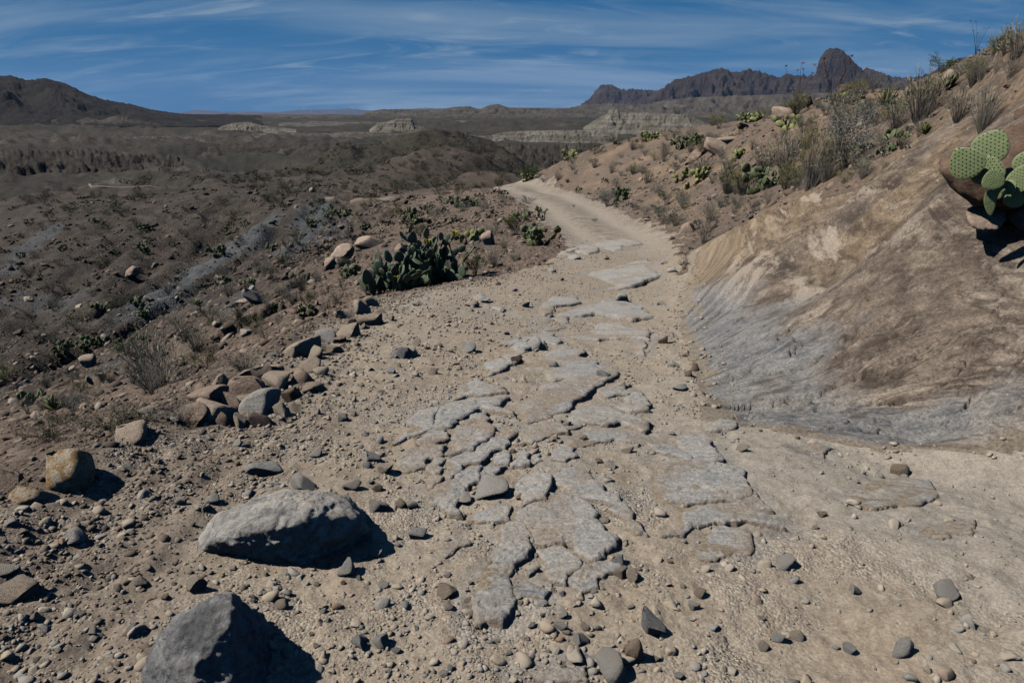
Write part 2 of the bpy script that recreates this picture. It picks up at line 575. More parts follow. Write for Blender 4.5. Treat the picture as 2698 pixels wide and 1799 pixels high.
        for hx, hy, rr, dd in ((1.72, 4.55, 0.30, 0.10), (2.55, 3.75, 0.22, 0.11), (2.95, 3.62, 0.2, 0.05), (2.0, 6.2, 0.5, 0.06)):
            o = o - dd * np.exp(-((x - hx) ** 2 + ((y - hy) * 1.3) ** 2) / rr ** 2)
        return slab * o * sst(-0.02, 0.40, -dr)
    slab_sel = slab > 0
    add(slab_sel, bare)
    return z.reshape(shp), road.reshape(shp), slab.reshape(shp)


TH = np.radians(62.0)
NT = 770
lr = np.concatenate([np.linspace(math.log(0.45), math.log(1.45), 24)[:-1],
                     np.linspace(math.log(1.45), math.log(26), 440)[:-1],
                     np.linspace(math.log(26), math.log(260), 230)[:-1],
                     np.linspace(math.log(260), math.log(9000), 160)])
th = np.linspace(-TH, TH, NT)
NR = len(lr)
TT, LL = np.meshgrid(th, lr)                 # rows: radius, columns: angle
RR = np.exp(LL)
GX, GY = RR * np.sin(TT), RR * np.cos(TT)
GZ, M_ROAD, M_SLAB = terrain(GX, GY)


def ground_z(x, y):
    x, y = np.asarray(x, float), np.asarray(y, float)
    t = np.clip((np.arctan2(x, y) + TH) / (2 * TH) * (NT - 1), 0, NT - 1.001)
    l = np.clip(np.interp(np.log(np.hypot(x, y) + 1e-9), lr, np.arange(NR)), 0, NR - 1.001)
    i, j = l.astype(int), t.astype(int)
    u, v = l - i, t - j
    return (GZ[i, j] * (1 - u) * (1 - v) + GZ[i + 1, j] * u * (1 - v) + GZ[i, j + 1] * (1 - u) * v + GZ[i + 1, j + 1] * u * v)


def grid_val(G, x, y):
    t = np.clip((np.arctan2(x, y) + TH) / (2 * TH) * (NT - 1), 0, NT - 1).astype(int)
    l = np.clip(np.interp(np.log(np.hypot(x, y) + 1e-9), lr, np.arange(NR)), 0, NR - 1).astype(int)
    return G[l, t]


def hit(px, py, rmax=6000.0):
    """where the view through a photograph point first meets the ground"""
    d = pix_dir(px, py)
    d = d / math.hypot(d[0], d[1])
    t = np.exp(np.linspace(math.log(0.8), math.log(rmax), 2600))
    x, y, z = d[0] * t, d[1] * t, CAM_H + d[2] * t
    below = z < ground_z(x, y)
    if not below.any():
        return None
    k = int(np.argmax(below))
    return np.array([x[k], y[k], ground_z(x[k], y[k])])
# ------------------------------------------------------------------ land materials
def mat_trail():
    m = NM('trail_dust')
    P = m.coord()
    big = m.noise(P, 0.9, 5, 0.6)
    fine = m.noise(P, 14, 6, 0.65)
    grit = m.vor(P, 85)
    gritc = m.vor(P, 85, out='Color')
    c = m.ramp(big, [(0.30, (0.345, 0.278, 0.205)), (0.5, (0.315, 0.262, 0.202)), (0.66, (0.37, 0.303, 0.225))])
    c = m.mix(m.attr('grey'), c, (0.335, 0.302, 0.255))
    c = m.mix(m.ma('MULTIPLY', m.attr('ruts'), m.rng(m.noise(P, 2.2, 5, 0.6), 0.38, 0.6)), c, (0.15, 0.12, 0.092))
    c = m.mix(m.attr('rubble'), c, (0.155, 0.122, 0.095))  # brown rubble; vignette darkening at lower left is put into this colour
    rk = m.noise(m.coord(scale=(1.0, 3.0, 1.0), rot=(0, 0, math.radians(-38))), 5, 7, 0.68, 0.5)
    rm = m.rng(m.ma('ADD', m.attr('rocky'), m.ma('MULTIPLY', m.ma('SUBTRACT', big, 0.5), 2.0)), 0.45, 0.75)
    c = m.mix(m.ma('MULTIPLY', rm, 0.85), c, m.ramp(rk, [(0.34, (0.14, 0.145, 0.152)), (0.46, (0.235, 0.235, 0.232)), (0.58, (0.33, 0.31, 0.28))]))
    c = m.mix(m.rng(fine, 0.35, 0.7), m.mix(0.42, c, (0.13, 0.10, 0.075)), m.mix(0.2, c, (0.5, 0.43, 0.34)))
    sepc = m.new('ShaderNodeSeparateColor'); m.l.new(gritc, sepc.inputs[0])
    c = m.mix(m.ma('MULTIPLY', m.ma('MULTIPLY', m.ma('MULTIPLY', m.rng(sepc.outputs[0], 0.45, 0.6), m.rng(m.noise(P, 1.9, 5, 0.6), 0.44, 0.60)), m.rng(m.attr('grey'), 0.3, 0.9, 1.0, 0.3)), 0.7), c, m.ramp(sepc.outputs[1], [(0, (0.17, 0.16, 0.155)), (0.5, (0.36, 0.31, 0.25)), (1, (0.46, 0.42, 0.36))]))
    gmk = m.ma('MULTIPLY', m.rng(m.noise(P, 1.9, 5, 0.6), 0.44, 0.60), m.rng(m.attr('grey'), 0.3, 0.9, 1.0, 0.25))
    h = m.ma('ADD', m.ma('MULTIPLY', m.ma('MULTIPLY', grit, gmk), -0.6), m.ma('MULTIPLY', fine, 0.9))
    nrm = m.bump(h, 1.0, 0.014)
    nrm = m.bump(m.noise(P, 90, 4, 0.7), 0.6, 0.004, nrm)
    c = m.grain(c, P, 75, 0.74, 1.26)
    return m.done(c, nrm, 0.95)


def mat_rock_slope():
    m = NM('rock_slope')
    S = m.attr('sc', 'Vector')           # bedding coordinates: along, across
    P = m.coord()

    def st(sa, sb, scale, det, rough=0.6, dist=0.6):
        mp = m.new('ShaderNodeMapping'); m.l.new(S, mp.inputs[0]); mp.inputs['Scale'].default_value = (sa, sb, 1)
        return m.noise(mp.outputs[0], scale, det, rough, dist)
    s1 = st(1.5, 5.5, 1.5, 8, 0.70, 0.5)
    s2 = st(5.5, 17.0, 1.5, 7, 0.72, 0.6)
    s3 = st(0.55, 2.2, 1.4, 6, 0.66, 0.8)
    pat = m.noise(P, 1.1, 6, 0.62, 0.6)
    brown = m.ramp(m.ma('ADD', m.ma('MULTIPLY', s1, 0.62), m.ma('MULTIPLY', pat, 0.38)), [(0.36, (0.070, 0.054, 0.043)), (0.44, (0.135, 0.104, 0.081)), (0.52, (0.215, 0.168, 0.130)), (0.62, (0.35, 0.282, 0.222))])
    ochre = m.ramp(s1, [(0.34, (0.105, 0.074, 0.048)), (0.48, (0.235, 0.170, 0.105)), (0.64, (0.40, 0.31, 0.21))])
    c = m.mix(m.ma('MULTIPLY', m.rng(m.ma('ADD', m.attr('ochre'), m.ma('SUBTRACT', pat, 0.5)), 0.3, 0.9), 0.75), brown, ochre)
    c = m.mix(m.ma('MULTIPLY', m.rng(s2, 0.52, 0.64), 0.55), c, (0.07, 0.057, 0.047))
    c = m.mix(m.ma('MULTIPLY', m.rng(s2, 0.46, 0.36), 0.5), c, (0.42, 0.34, 0.265))
    # pale seams along the bedding
    c = m.mix(m.ma('MULTIPLY', m.rng(s3, 0.545, 0.60), 0.75), c, (0.45, 0.375, 0.30))
    # thin dark partings
    c = m.mix(m.ma('MULTIPLY', m.rng(m.ma('ABSOLUTE', m.ma('SUBTRACT', s3, 0.535)), 0.0, 0.008, 1, 0), 0.75), c, (0.06, 0.048, 0.04))
    # scuffed blue-grey foot of the rock, where wheels have polished it
    grey = m.ramp(m.ma('ADD', m.ma('MULTIPLY', s2, 0.6), m.ma('MULTIPLY', pat, 0.4)), [(0.36, (0.39, 0.365, 0.33)), (0.47, (0.30, 0.293, 0.28)), (0.55, (0.205, 0.208, 0.215)), (0.63, (0.10, 0.105, 0.115))])
    gm = m.rng(m.ma('ADD', m.attr('polish'), m.ma('ADD', m.ma('MULTIPLY', m.ma('SUBTRACT', s1, 0.5), 0.7), m.ma('MULTIPLY', m.ma('SUBTRACT', pat, 0.5), 0.9))), 0.32, 0.72)
    c = m.mix(m.ma('MULTIPLY', gm, 0.88), c, grey)
    # rusty stain patches
    st_ = m.noise(P, 0.9, 4, 0.6)
    c = m.mix(m.ma('MULTIPLY', m.rng(st_, 0.62, 0.74), 0.55), c, (0.22, 0.125, 0.06))
    sp = m.noise(P, 30, 5, 0.7)
    c = m.mix(m.ma('MULTIPLY', m.rng(sp, 0.55, 0.75), 0.30), c, (0.09, 0.075, 0.065))
    # trail dust lying over the foot of the rock
    dn = m.rng(m.ma('ADD', m.attr('dust'), m.ma('MULTIPLY', m.ma('SUBTRACT', m.noise(P, 4, 6, 0.65), 0.5), 1.2)), 0.35, 0.65)
    c = m.mix(dn, c, m.ramp(m.noise(P, 14, 6, 0.65), [(0.3, (0.255, 0.212, 0.162)), (0.7, (0.34, 0.285, 0.218))]))
    h = m.ma('ADD', m.ma('MULTIPLY', s2, 1.0), m.ma('MULTIPLY', s1, 0.8))
    nrm = m.bump(h, 1.0, 0.022)
    nrm = m.bump(m.noise(P, 26, 8, 0.78), 1.0, 0.022, nrm)
    c = m.grain(c, P, 48, 0.62, 1.38)
    c = m.mix(m.ma('MULTIPLY', m.rng(st(1.6, 9.0, 1.6, 6, 0.68, 0.4), 0.55, 0.63), 0.6), c, (0.075, 0.058, 0.046))
    return m.done(c, nrm, 0.85)


def mat_ground():
    m = NM('desert_soil')
    P = m.coord()
    big = m.noise(P, 0.22, 5, 0.6)
    mid = m.noise(P, 1.6, 6, 0.65)
    c = m.ramp(big, [(0.30, (0.15, 0.116, 0.092)), (0.48, (0.19, 0.14, 0.107)), (0.62, (0.225, 0.164, 0.124)), (0.75, (0.19, 0.163, 0.137))])
    c = m.mix(m.attr('ochre'), c, m.ramp(mid, [(0.3, (0.29, 0.195, 0.125)), (0.7, (0.37, 0.27, 0.18))]))
    gr = m.vor(P, 9, out='Color'); sc = m.new('ShaderNodeSeparateColor'); m.l.new(gr, sc.inputs[0])
    c = m.mix(m.ma('MULTIPLY', m.rng(sc.outputs[0], 0.5, 0.7), 0.45), c, m.ramp(sc.outputs[1], [(0, (0.12, 0.095, 0.08)), (0.6, (0.25, 0.195, 0.15)), (1, (0.38, 0.31, 0.25))]))
    c = m.mix(m.rng(mid, 0.35, 0.72), m.mix(0.28, c, (0.09, 0.072, 0.058)), c)
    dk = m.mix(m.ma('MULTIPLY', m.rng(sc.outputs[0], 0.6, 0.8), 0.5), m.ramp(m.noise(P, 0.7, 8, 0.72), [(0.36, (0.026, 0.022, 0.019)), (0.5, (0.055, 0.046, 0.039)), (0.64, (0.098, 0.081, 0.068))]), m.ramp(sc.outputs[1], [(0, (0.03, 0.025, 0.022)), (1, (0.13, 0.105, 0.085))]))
    c = m.mix(m.attr('soil_shade'), c, dk)  # dark ravine soil, with vignette and slope shade painted into its colour
    c = m.mix(m.attr('clay'), c, m.ramp(m.noise(P, 0.9, 7, 0.7), [(0.35, (0.060, 0.065, 0.070)), (0.65, (0.118, 0.124, 0.128))]))
    h = m.ma('ADD', m.ma('MULTIPLY', m.vor(P, 9), -0.7), m.ma('MULTIPLY', m.noise(P, 5, 7, 0.7), 1.4))
    nrm = m.bump(h, 1.0, 0.10)
    c = m.grain(c, P, 14, 0.7, 1.3)
    return m.done(c, nrm, 0.95)


def mat_valley():
    m = NM('valley_soil')
    P = m.coord()
    big = m.noise(P, 0.0042, 6, 0.6, 0.6)
    mid = m.noise(P, 0.03, 7, 0.65)
    c = m.ramp(big, [(0.34, (0.054, 0.046, 0.039)), (0.47, (0.076, 0.063, 0.053)), (0.58, (0.098, 0.074, 0.061)), (0.68, (0.090, 0.082, 0.072))])
    c = m.mix(m.rng(mid, 0.38, 0.68), m.mix(0.4, c, (0.042, 0.036, 0.031)), c)
    lay = m.noise(m.coord(scale=(0.14, 1.0, 1.0)), 0.010, 6, 0.65, 0.3)
    c = m.mix(m.rng(lay, 0.42, 0.60, 0.0, 0.6), c, (0.036, 0.036, 0.026))
    c = m.mix(m.rng(lay, 0.40, 0.32, 0.0, 0.55), c, (0.15, 0.135, 0.112))
    # pale clay showing on steep faces
    c = m.mix(m.attr('pale'), c, m.ramp(mid, [(0.3, (0.17, 0.155, 0.13)), (0.7, (0.27, 0.25, 0.21))]))
    # creosote flats: too far to tell the bushes apart
    sp = m.vor(P, 0.20)
    spots = m.rng(sp, 0.22, 0.42, 1, 0)
    sp2 = m.rng(m.vor(P, 0.45), 0.22, 0.40, 1, 0)
    fl = m.rng(m.noise(P, 0.006, 4, 0.55), 0.46, 0.60)
    dens = m.ma('MAXIMUM', m.ma('MULTIPLY', spots, 0.85), m.ma('MULTIPLY', sp2, 0.6))
    dens = m.ma('MULTIPLY', dens, m.rng(fl, 0, 1, 0.45, 1.0))
    dens = m.ma('MAXIMUM', dens, m.ma('MULTIPLY', m.ma('MULTIPLY', fl, m.attr('flat')), 0.62))
    dens = m.ma('MULTIPLY', dens, m.ma('SUBTRACT', 1.0, m.attr('pale')))
    c = m.mix(dens, c, (0.028, 0.031, 0.019))
    f2 = m.noise(P, 0.22, 5, 0.7)
    c = m.mix(m.rng(f2, 0.40, 0.62, 0.55, 0.0), c, (0.022, 0.021, 0.016))
    nrm = m.bump(m.noise(P, 0.09, 7, 0.7), 1.0, 3.0)
    return m.done(c, nrm, 0.95)


MT_TRAIL, MT_SLOPE, MT_GROUND, MT_VALLEY = mat_trail(), mat_rock_slope(), mat_ground(), mat_valley()

# ------------------------------------------------------------------ land meshes
xs, ys, zs, rs = GX.ravel(), GY.ravel(), GZ.ravel(), RR.ravel()
AV = np.stack([xs, ys, zs], 1)
i0 = (np.arange(NR - 1)[:, None] * NT + np.arange(NT - 1)[None]).ravel()
QUADS = np.stack([i0, i0 + NT, i0 + NT + 1, i0 + 1], 1)
fr_ = M_ROAD.ravel()[QUADS].mean(1)
fs_ = M_SLAB.ravel()[QUADS].mean(1)
frad = rs[QUADS].mean(1)
is_slab = (fs_ > 0.5) & (frad < 22)
fdr = (XR(ys) - xs)[QUADS].mean(1)
fdl = (xs - XL(ys))[QUADS].mean(1)
is_road = ((fr_ > 0.4) | ((fdr > -0.35) & (fdl > 0.3) & (frad < 13))) & ~is_slab & (frad < 66)
is_far = frad > 118
is_soil = ~(is_slab | is_road | is_far)
dl_, dr_ = xs - XL(ys), XR(ys) - xs
slopeX = np.gradient(GZ, axis=0) / np.gradient(RR, axis=0)


def piece(name, sel, mat, attrs):
    q = QUADS[sel]
    u, inv = np.unique(q.ravel(), return_inverse=True)
    me = make_mesh(name, AV[u], inv.reshape(-1, 4))
    for k, (arr, typ) in attrs.items():
        fattr(me, k, arr[u], typ)
    o = obj(name, me, mat)
    tag(o, kind='structure')
    return o


grey = sst(0.50, 0.72, dl_ / np.maximum(dl_ + dr_, .5) + 0.20 * fbm(xs * 1.1, ys * 1.1, 4, 101)) * sst(5.5, 3.5, ys) + 0.6 * sst(16, 19, ys) + 0.55 * sst(0.1, 0.4, fbm(xs * 0.9, ys * 0.9, 4, 103))
rub = sst(1.0, 0.15, dl_ + 0.5 * fbm(xs * 1.3, ys * 1.3, 4, 105)) * sst(15, 10, ys)
rub = np.maximum(rub, 0.92 * sst(1.7, 0.6, dl_ + 0.4 * fbm(xs * 2, ys * 2, 3, 107)) * sst(6, 3.5, ys))
cc_ = dl_ / np.maximum(dl_ + dr_, .5)
ruts_ = sst(16, 22, ys) * np.clip(1 - np.exp(-((cc_ - 0.25) / 0.14) ** 2) - np.exp(-((cc_ - 0.75) / 0.14) ** 2), 0, 1)
trail = piece('trail', is_road, MT_TRAIL, {'grey': (np.clip(grey, 0, 1), 'FLOAT'), 'rubble': (rub, 'FLOAT'), 'ruts': (ruts_, 'FLOAT')})
pol = sst(1.75, 0.35, -dr_ + 0.6 * fbm(xs * 1.1, ys * 1.1, 4, 110)) * sst(3.0, 3.9, ys) * sst(13, 7.5, ys)
pol = np.maximum(pol, 0.6 * sst(0.9, 0.2, -dr_) * sst(4.2, 3.3, ys) * sst(0.0, 0.3, fbm(xs * 2, ys * 2, 3, 109)))
och = sst(0.8, 2.2, -dr_) * sst(4.8, 8.0, ys) * sst(-0.3, 0.25, fbm(xs * 0.7, ys * 0.7, 3, 111))
och = np.maximum(och, sst(8.5, 11, ys))
dust = sst(0.34, 0.0, -dr_ + 0.30 * fbm(xs * 2.2, ys * 2.2, 4, 115)) + 0.40 * sst(3.8, 3.0, ys)
scv = np.stack([AV @ SLAB_A, bed_level(xs, ys), np.zeros(len(AV))], 1)
rock_slope = piece('rock_slope', is_slab, MT_SLOPE, {'polish': (pol, 'FLOAT'), 'ochre': (och, 'FLOAT'), 'dust': (np.clip(dust, 0, 1), 'FLOAT'), 'sc': (scv, 'FLOAT_VECTOR')})
tx = np.arctan2(xs, ys)
soil_shade = sst(-2.5, -14, dl_ + 2 * fbm(xs / 5, ys / 5, 3, 121)) * 0.95 * sst(9, 20, rs)  # ravine soil mask; also paints the left-hand vignette and grazing shade
def along(px_pts, x, y, w0, w1, seed):
    """1 near a line traced on the ground, widening from w0 to w1"""
    P = np.array([hit(*p)[:2] for p in px_pts])
    best = np.full(len(x), 1e9)
    for i in range(len(P) - 1):
        d = P[i + 1] - P[i]
        t = np.clip(((x - P[i, 0]) * d[0] + (y - P[i, 1]) * d[1]) / (d @ d), 0, 1)
        q = np.hypot(x - P[i, 0] - t * d[0], y - P[i, 1] - t * d[1]) / (w0 + (w1 - w0) * (i + t) / (len(P) - 1))
        best = np.minimum(best, q)
    return best


soil_shade = np.maximum(soil_shade, 0.85 * sst(60, 88, rs + 8 * fbm(xs / 12, ys / 12, 3, 129)))  # far ground takes the dark soil tone of the valley
clay = np.zeros(len(xs))
ck = np.where((dl_ < -4) & (rs > 20) & (rs < 75))[0]
cn = 1.5 * fbm(xs[ck] / 2.2, ys[ck] / 5.5, 5, 123, 0.65)
for ln, w0, w1, st_ in (([(640, 490), (620, 509), (561, 562), (478, 606), (439, 636), (351, 718)], .8, 2.6, 1.0), ([(732, 470), (703, 509), (659, 567)], 1.6, 1.2, .9), ([(0, 620), (60, 575), (128, 520)], 1.6, 1.0, .8), ([(790, 505), (740, 545)], 1.0, 1.0, .6), ([(60, 690), (150, 700)], 1.5, 1.5, .6)):
    clay[ck] = np.maximum(clay[ck], st_ * sst(1.15, 0.55, along(ln, xs[ck], ys[ck], w0, w1, 1) + cn))
clay = np.maximum(clay, 0.7 * sst(0.18, 0.42, fbm((xs + ys * .4) / 2.2, (ys - xs * .4) / 9, 4, 125)) * sst(-1, -3, dl_) * sst(8, 12, rs) * sst(30, 22, rs))
och2 = sst(0.0, 0.3, fbm(xs / 4, ys / 4, 3, 127)) * sst(0, 1.5, -dr_) * 0.8
gnd = {'soil_shade': (soil_shade, 'FLOAT'), 'clay': (clay, 'FLOAT'), 'ochre': (och2, 'FLOAT')}
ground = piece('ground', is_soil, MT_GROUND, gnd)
steep = np.abs(slopeX).ravel()
pale = sst(0.16, 0.34, steep) * sst(-0.02, 0.22, fbm(xs / 320, ys / 210, 3, 131)) * sst(300, 600, rs)
flat = sst(0.10, 0.04, steep) * sst(350, 700, rs)
valley = piece('valley', is_far, MT_VALLEY, {'pale': (pale, 'FLOAT'), 'flat': (flat, 'FLOAT')})
# the rest of the circle, behind and beside the viewer
rows = np.arange(0, NR, 7)
ph = np.linspace(TH, 2 * np.pi - TH, 90)
f = (ph - TH) / (2 * np.pi - 2 * TH)
f = f * f * (3 - 2 * f)
SR = np.exp(lr[rows])[:, None] * np.ones(90)[None]
SZ = GZ[rows, -1][:, None] * (1 - f) + GZ[rows, 0][:, None] * f
SV = np.stack([SR * np.sin(ph), SR * np.cos(ph), SZ], -1).reshape(-1, 3)
k0 = (np.arange(len(rows) - 1)[:, None] * 90 + np.arange(89)[None]).ravel()
me = make_mesh('surrounding_ground', SV, np.stack([k0, k0 + 90, k0 + 91, k0 + 1], 1))
fattr(me, 'soil_shade', np.zeros(len(SV))); fattr(me, 'clay', np.zeros(len(SV))); fattr(me, 'ochre', np.zeros(len(SV)))
tag(obj('surrounding_ground', me, MT_GROUND), kind='structure')


# ------------------------------------------------------------------ mountains and mesas on the skyline
def mat_mountain(name, lo, mid_, hi, s, strata=0.0):
    m = NM(name)
    P = m.coord()
    a = m.noise(P, s, 8, 0.65, 0.4)
    c = m.ramp(a, [(0.32, lo), (0.5, mid_), (0.68, hi)])
    if strata:
        Q = m.coord(scale=(0.12, 0.12, 3.0))
        b = m.noise(Q, s * 3, 5, 0.6, 0.3)
        c = m.mix(m.ma('MULTIPLY', m.rng(b, 0.45, 0.62), strata), c, tuple(v * 0.55 for v in lo))
    nrm = m.bump(m.noise(P, s * 4, 8, 0.72), 1.0, 0.25 / s)
    return m.done(c, nrm, 0.95)


def mountain(name, prof, dist, wid, base, mat, seed, gully=0.22, nfreq=16.0, crag=0.02, rows_=70, cols=260, power=1.25, talus=0.0):
    """a ridge whose crest follows prof (photograph points), standing dist metres off, falling to base in front and behind"""
    prof = np.array(prof, float)
    d = np.array([pix_dir(*p) for p in prof])
    pt = np.arctan2(d[:, 0], d[:, 1])
    pz = CAM_H + d[:, 2] / np.hypot(d[:, 0], d[:, 1]) * dist
    t = np.linspace(pt[0], pt[-1], cols)
    zc = np.interp(t, pt, pz)
    hmax = max(zc.max() - base, 1)
    jag = hmax * crag * fbm(t * 260, t * 0 + seed, 4, seed) * sst(0, 0.12, (zc - base) / hmax)
    ker = np.ones(7) / 7
    zs_ = np.convolve(np.pad(zc, 3, 'edge'), ker, 'valid')
    jag = jag + zc - zs_
    zc = zs_
    s = np.linspace(-1, 1, rows_)
    S, T = np.meshgrid(s, t, indexing='ij')
    ZC = np.broadcast_to(zc, S.shape)
    a = np.abs(S)
    u = T * nfreq + 0.8 * fbm(T * nfreq * 0.9, S * 3.5, 4, seed + 3)
    g = ridged(u, S * 2.6 + seed + 0.5 * fbm(T * nfreq, S * 4, 3, seed + 4), 5, seed + 5, 0.55)
    shape = (1 - a) ** power
    if talus:
        shape = np.where(a < 0.45, 1 - (1 - talus) * sst(0.0, 0.45, a) ** 0.8, talus * (1 - (a - 0.45) / 0.55) ** 1.1)
    hgt = (ZC - base) * (shape + gully * (g - 0.55) * 4 * a * (1 - a) * (0.4 + 0.6 * (1 - a)))
    hgt = hgt + hmax * 0.03 * fbm(T * nfreq * 5, S * 9, 4, seed + 9) * sst(0, 0.15, a)
    hgt = hgt + jag[None] * np.exp(-(a / 0.10) ** 2) + hmax * crag * 1.2 * fbm(T * nfreq * 7, S * 22, 4, seed + 15) * sst(0, 0.1, a) * (1 - a)
    Z = base + np.where(a > 0.985, -hmax * 0.15 - 12, hgt)
    R = dist * (1 + wid * S) + dist * wid * 0.08 * fbm(T * nfreq, S * 3, 3, seed + 11) * sst(0, .2, a)
    V = np.stack([R * np.sin(T), R * np.cos(T), Z], -1).reshape(-1, 3)
    k = (np.arange(rows_ - 1)[:, None] * cols + np.arange(cols - 1)[None]).ravel()
    me = make_mesh(name, V, np.stack([k, k + 1, k + cols + 1, k + cols], 1))
    return tag(obj(name, me, mat), kind='structure')


MM_DARK = mat_mountain('dark_mountain', (0.020, 0.017, 0.016), (0.034, 0.029, 0.026), (0.056, 0.047, 0.040), 0.006)
MM_RED = mat_mountain('red_mountain', (0.055, 0.041, 0.040), (0.088, 0.064, 0.058), (0.115, 0.095, 0.085), 0.0016, 0.5)
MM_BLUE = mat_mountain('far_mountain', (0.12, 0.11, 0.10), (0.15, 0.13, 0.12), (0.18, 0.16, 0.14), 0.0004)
MM_HILL = mat_mountain('foothill', (0.075, 0.066, 0.056), (0.108, 0.094, 0.079), (0.165, 0.147, 0.122), 0.010, 0.3)
MM_WHITE = mat_mountain('pale_clay', (0.155, 0.138, 0.113), (0.225, 0.204, 0.168), (0.30, 0.275, 0.23), 0.03, 0.55)

mountain('mountain', [(-420, 262), (-330, 225), (-160, 160), (-60, 168), (0, 174), (25, 172), (60, 183), (105, 178), (150, 190), (200, 215), (240, 228), (300, 238), (340, 249), (400, 259), (440, 264), (520, 268), (600, 272)],
         3300, 0.42, -45, MM_DARK, 201, 0.5, 14, 0.035, 90, 300)
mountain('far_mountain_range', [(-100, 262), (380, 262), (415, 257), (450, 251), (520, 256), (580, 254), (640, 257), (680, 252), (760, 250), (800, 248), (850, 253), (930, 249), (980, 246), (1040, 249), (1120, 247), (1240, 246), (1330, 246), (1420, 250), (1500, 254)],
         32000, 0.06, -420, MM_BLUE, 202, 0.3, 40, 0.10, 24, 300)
mountain('mountain_range', [(1335, 238), (1352, 228), (1372, 203), (1382, 193), (1400, 192), (1414, 198), (1426, 202), (1436, 206), (1452, 203), (1470, 205), (1490, 205), (1505, 207), (1530, 202), (1570, 212), (1620, 222), (1700, 230)],
         11500, 0.06, -80, MM_RED, 203, 0.55, 50, 0.10, 60, 240, 1.0)
mountain('mountain_range', [(1478, 232), (1500, 215), (1520, 202), (1548, 181), (1570, 176), (1590, 173), (1612, 166), (1640, 158), (1660, 154), (1676, 163), (1700, 162), (1724, 156), (1745, 163), (1776, 171), (1792, 177), (1806, 168), (1830, 170), (1856, 173), (1876, 168), (1905, 166), (1950, 164), (1985, 158), (2002, 157), (2026, 166), (2050, 174), (2090, 178), (2140, 165), (2180, 140), (2215, 130), (2300, 140), (2420, 160), (2600, 200)],
         9500, 0.085, -75, MM_RED, 204, 0.75, 42, 0.06, 66, 360, 1.15)
mountain('dome_mountain', [(1800, 218), (1830, 205), (1855, 190), (1872, 172), (1876, 160), (1880, 141), (1888, 125), (1896, 116), (1906, 110), (1917, 109), (1930, 112), (1942, 120), (1952, 130), (1960, 140), (1972, 150), (1978, 155), (1990, 168), (2012, 183), (2035, 196), (2070, 208), (2110, 218)],
         8700, 0.05, -70, MM_RED, 205, 0.28, 60, 0.03, 90, 240, 0.8, 0.42)
mountain('foothill', [(1200, 262), (1280, 252), (1340, 240), (1410, 236), (1480, 240), (1530, 228), (1600, 222), (1680, 219), (1780, 216), (1870, 213), (1960, 208), (2060, 205), (2200, 205), (2420, 205)],
         5200, 0.12, -58, MM_HILL, 206, 0.7, 45, 0.05, 50, 300)
mountain('foothill', [(520, 268), (528, 260), (560, 262), (600, 262), (640, 262), (700, 263), (760, 262), (830, 264), (840, 256), (880, 250), (960, 250), (1010, 250), (1050, 244), (1080, 243), (1100, 250), (1125, 240), (1145, 238), (1170, 246), (1230, 247), (1300, 249), (1400, 252)],
         4300, 0.10, -52, MM_HILL, 207, 0.6, 45, 0.06, 44, 300)
mountain('mesa', [(1340, 292), (1352, 284), (1372, 272), (1394, 262), (1400, 250), (1420, 251), (1428, 258), (1480, 258), (1530, 261), (1580, 262), (1592, 268), (1640, 290)], 1500, 0.05, -56, MM_WHITE, 208, 0.30, 60, 0.05, 40, 160, 0.7, 0.55)
mountain('mesa', [(848, 297), (860, 288), (866, 283), (880, 281), (910, 273), (945, 271), (952, 284), (990, 298)], 1500, 0.035, -56, MM_WHITE, 209, 0.35, 70, 0.05, 40, 130, 0.8, 0.5)
mountain('mesa', [(500, 293), (520, 285), (540, 281), (570, 279), (600, 287), (640, 291), (680, 296)], 1450, 0.04, -57, MM_WHITE, 210, 0.35, 70, 0.05, 40, 130, 0.9)
mountain('mesa', [(1130, 309), (1150, 303), (1190, 300), (1260, 298), (1330, 297), (1380, 298), (1420, 305)], 1100, 0.03, -58, MM_WHITE, 211, 0.35, 80, 0.05, 36, 160, 0.8)
mountain('mesa', [(60, 288), (90, 282), (130, 272), (150, 284), (200, 268), (230, 276), (260, 265), (285, 264), (310, 274), (350, 282), (420, 290)], 2100, 0.05, -60, MM_HILL, 212, 0.4, 60, 0.06, 40, 160, 0.9)

MM_BAD = mat_mountain('badland_ridge', (0.040, 0.034, 0.029), (0.070, 0.059, 0.050), (0.125, 0.108, 0.090), 0.05, 0.35)
MM_BADP = mat_mountain('pale_badland', (0.07, 0.062, 0.053), (0.125, 0.112, 0.094), (0.22, 0.20, 0.168), 0.05, 0.45)
for nm_, pr_, di_, wi_, mt_, sd_ in (
        ('badland_ridge', [(-80, 352), (0, 342), (60, 338), (120, 345), (190, 339), (250, 347), (330, 352), (420, 360)], 620, .07, MM_BAD, 221),
        ('badland_ridge', [(250, 338), (330, 332), (420, 326), (500, 331), (580, 323), (660, 328), (760, 322), (860, 330), (960, 340)], 800, .07, MM_BAD, 222),
        ('badland_ridge', [(-60, 318), (40, 312), (130, 316), (220, 309), (300, 314), (380, 310), (470, 318)], 1050, .06, MM_BADP, 223),
        ('badland_ridge', [(560, 308), (650, 303), (740, 306), (820, 301), (900, 305), (1000, 302), (1080, 309), (1160, 314)], 1200, .05, MM_BADP, 224),
        ('badland_ridge', [(1080, 338), (1160, 330), (1240, 333), (1330, 327), (1420, 334), (1500, 340)], 640, .06, MM_BAD, 225),
        ('badland_ridge', [(640, 282), (720, 277), (800, 280), (960, 279), (1060, 276), (1150, 280), (1240, 277), (1340, 284)], 2200, .05, MM_BADP, 226)):
    mountain(nm_, pr_, di_, wi_ * 2.4, -62, mt_, sd_, 0.55, 19, 0.12, 44, 170, 1.0)

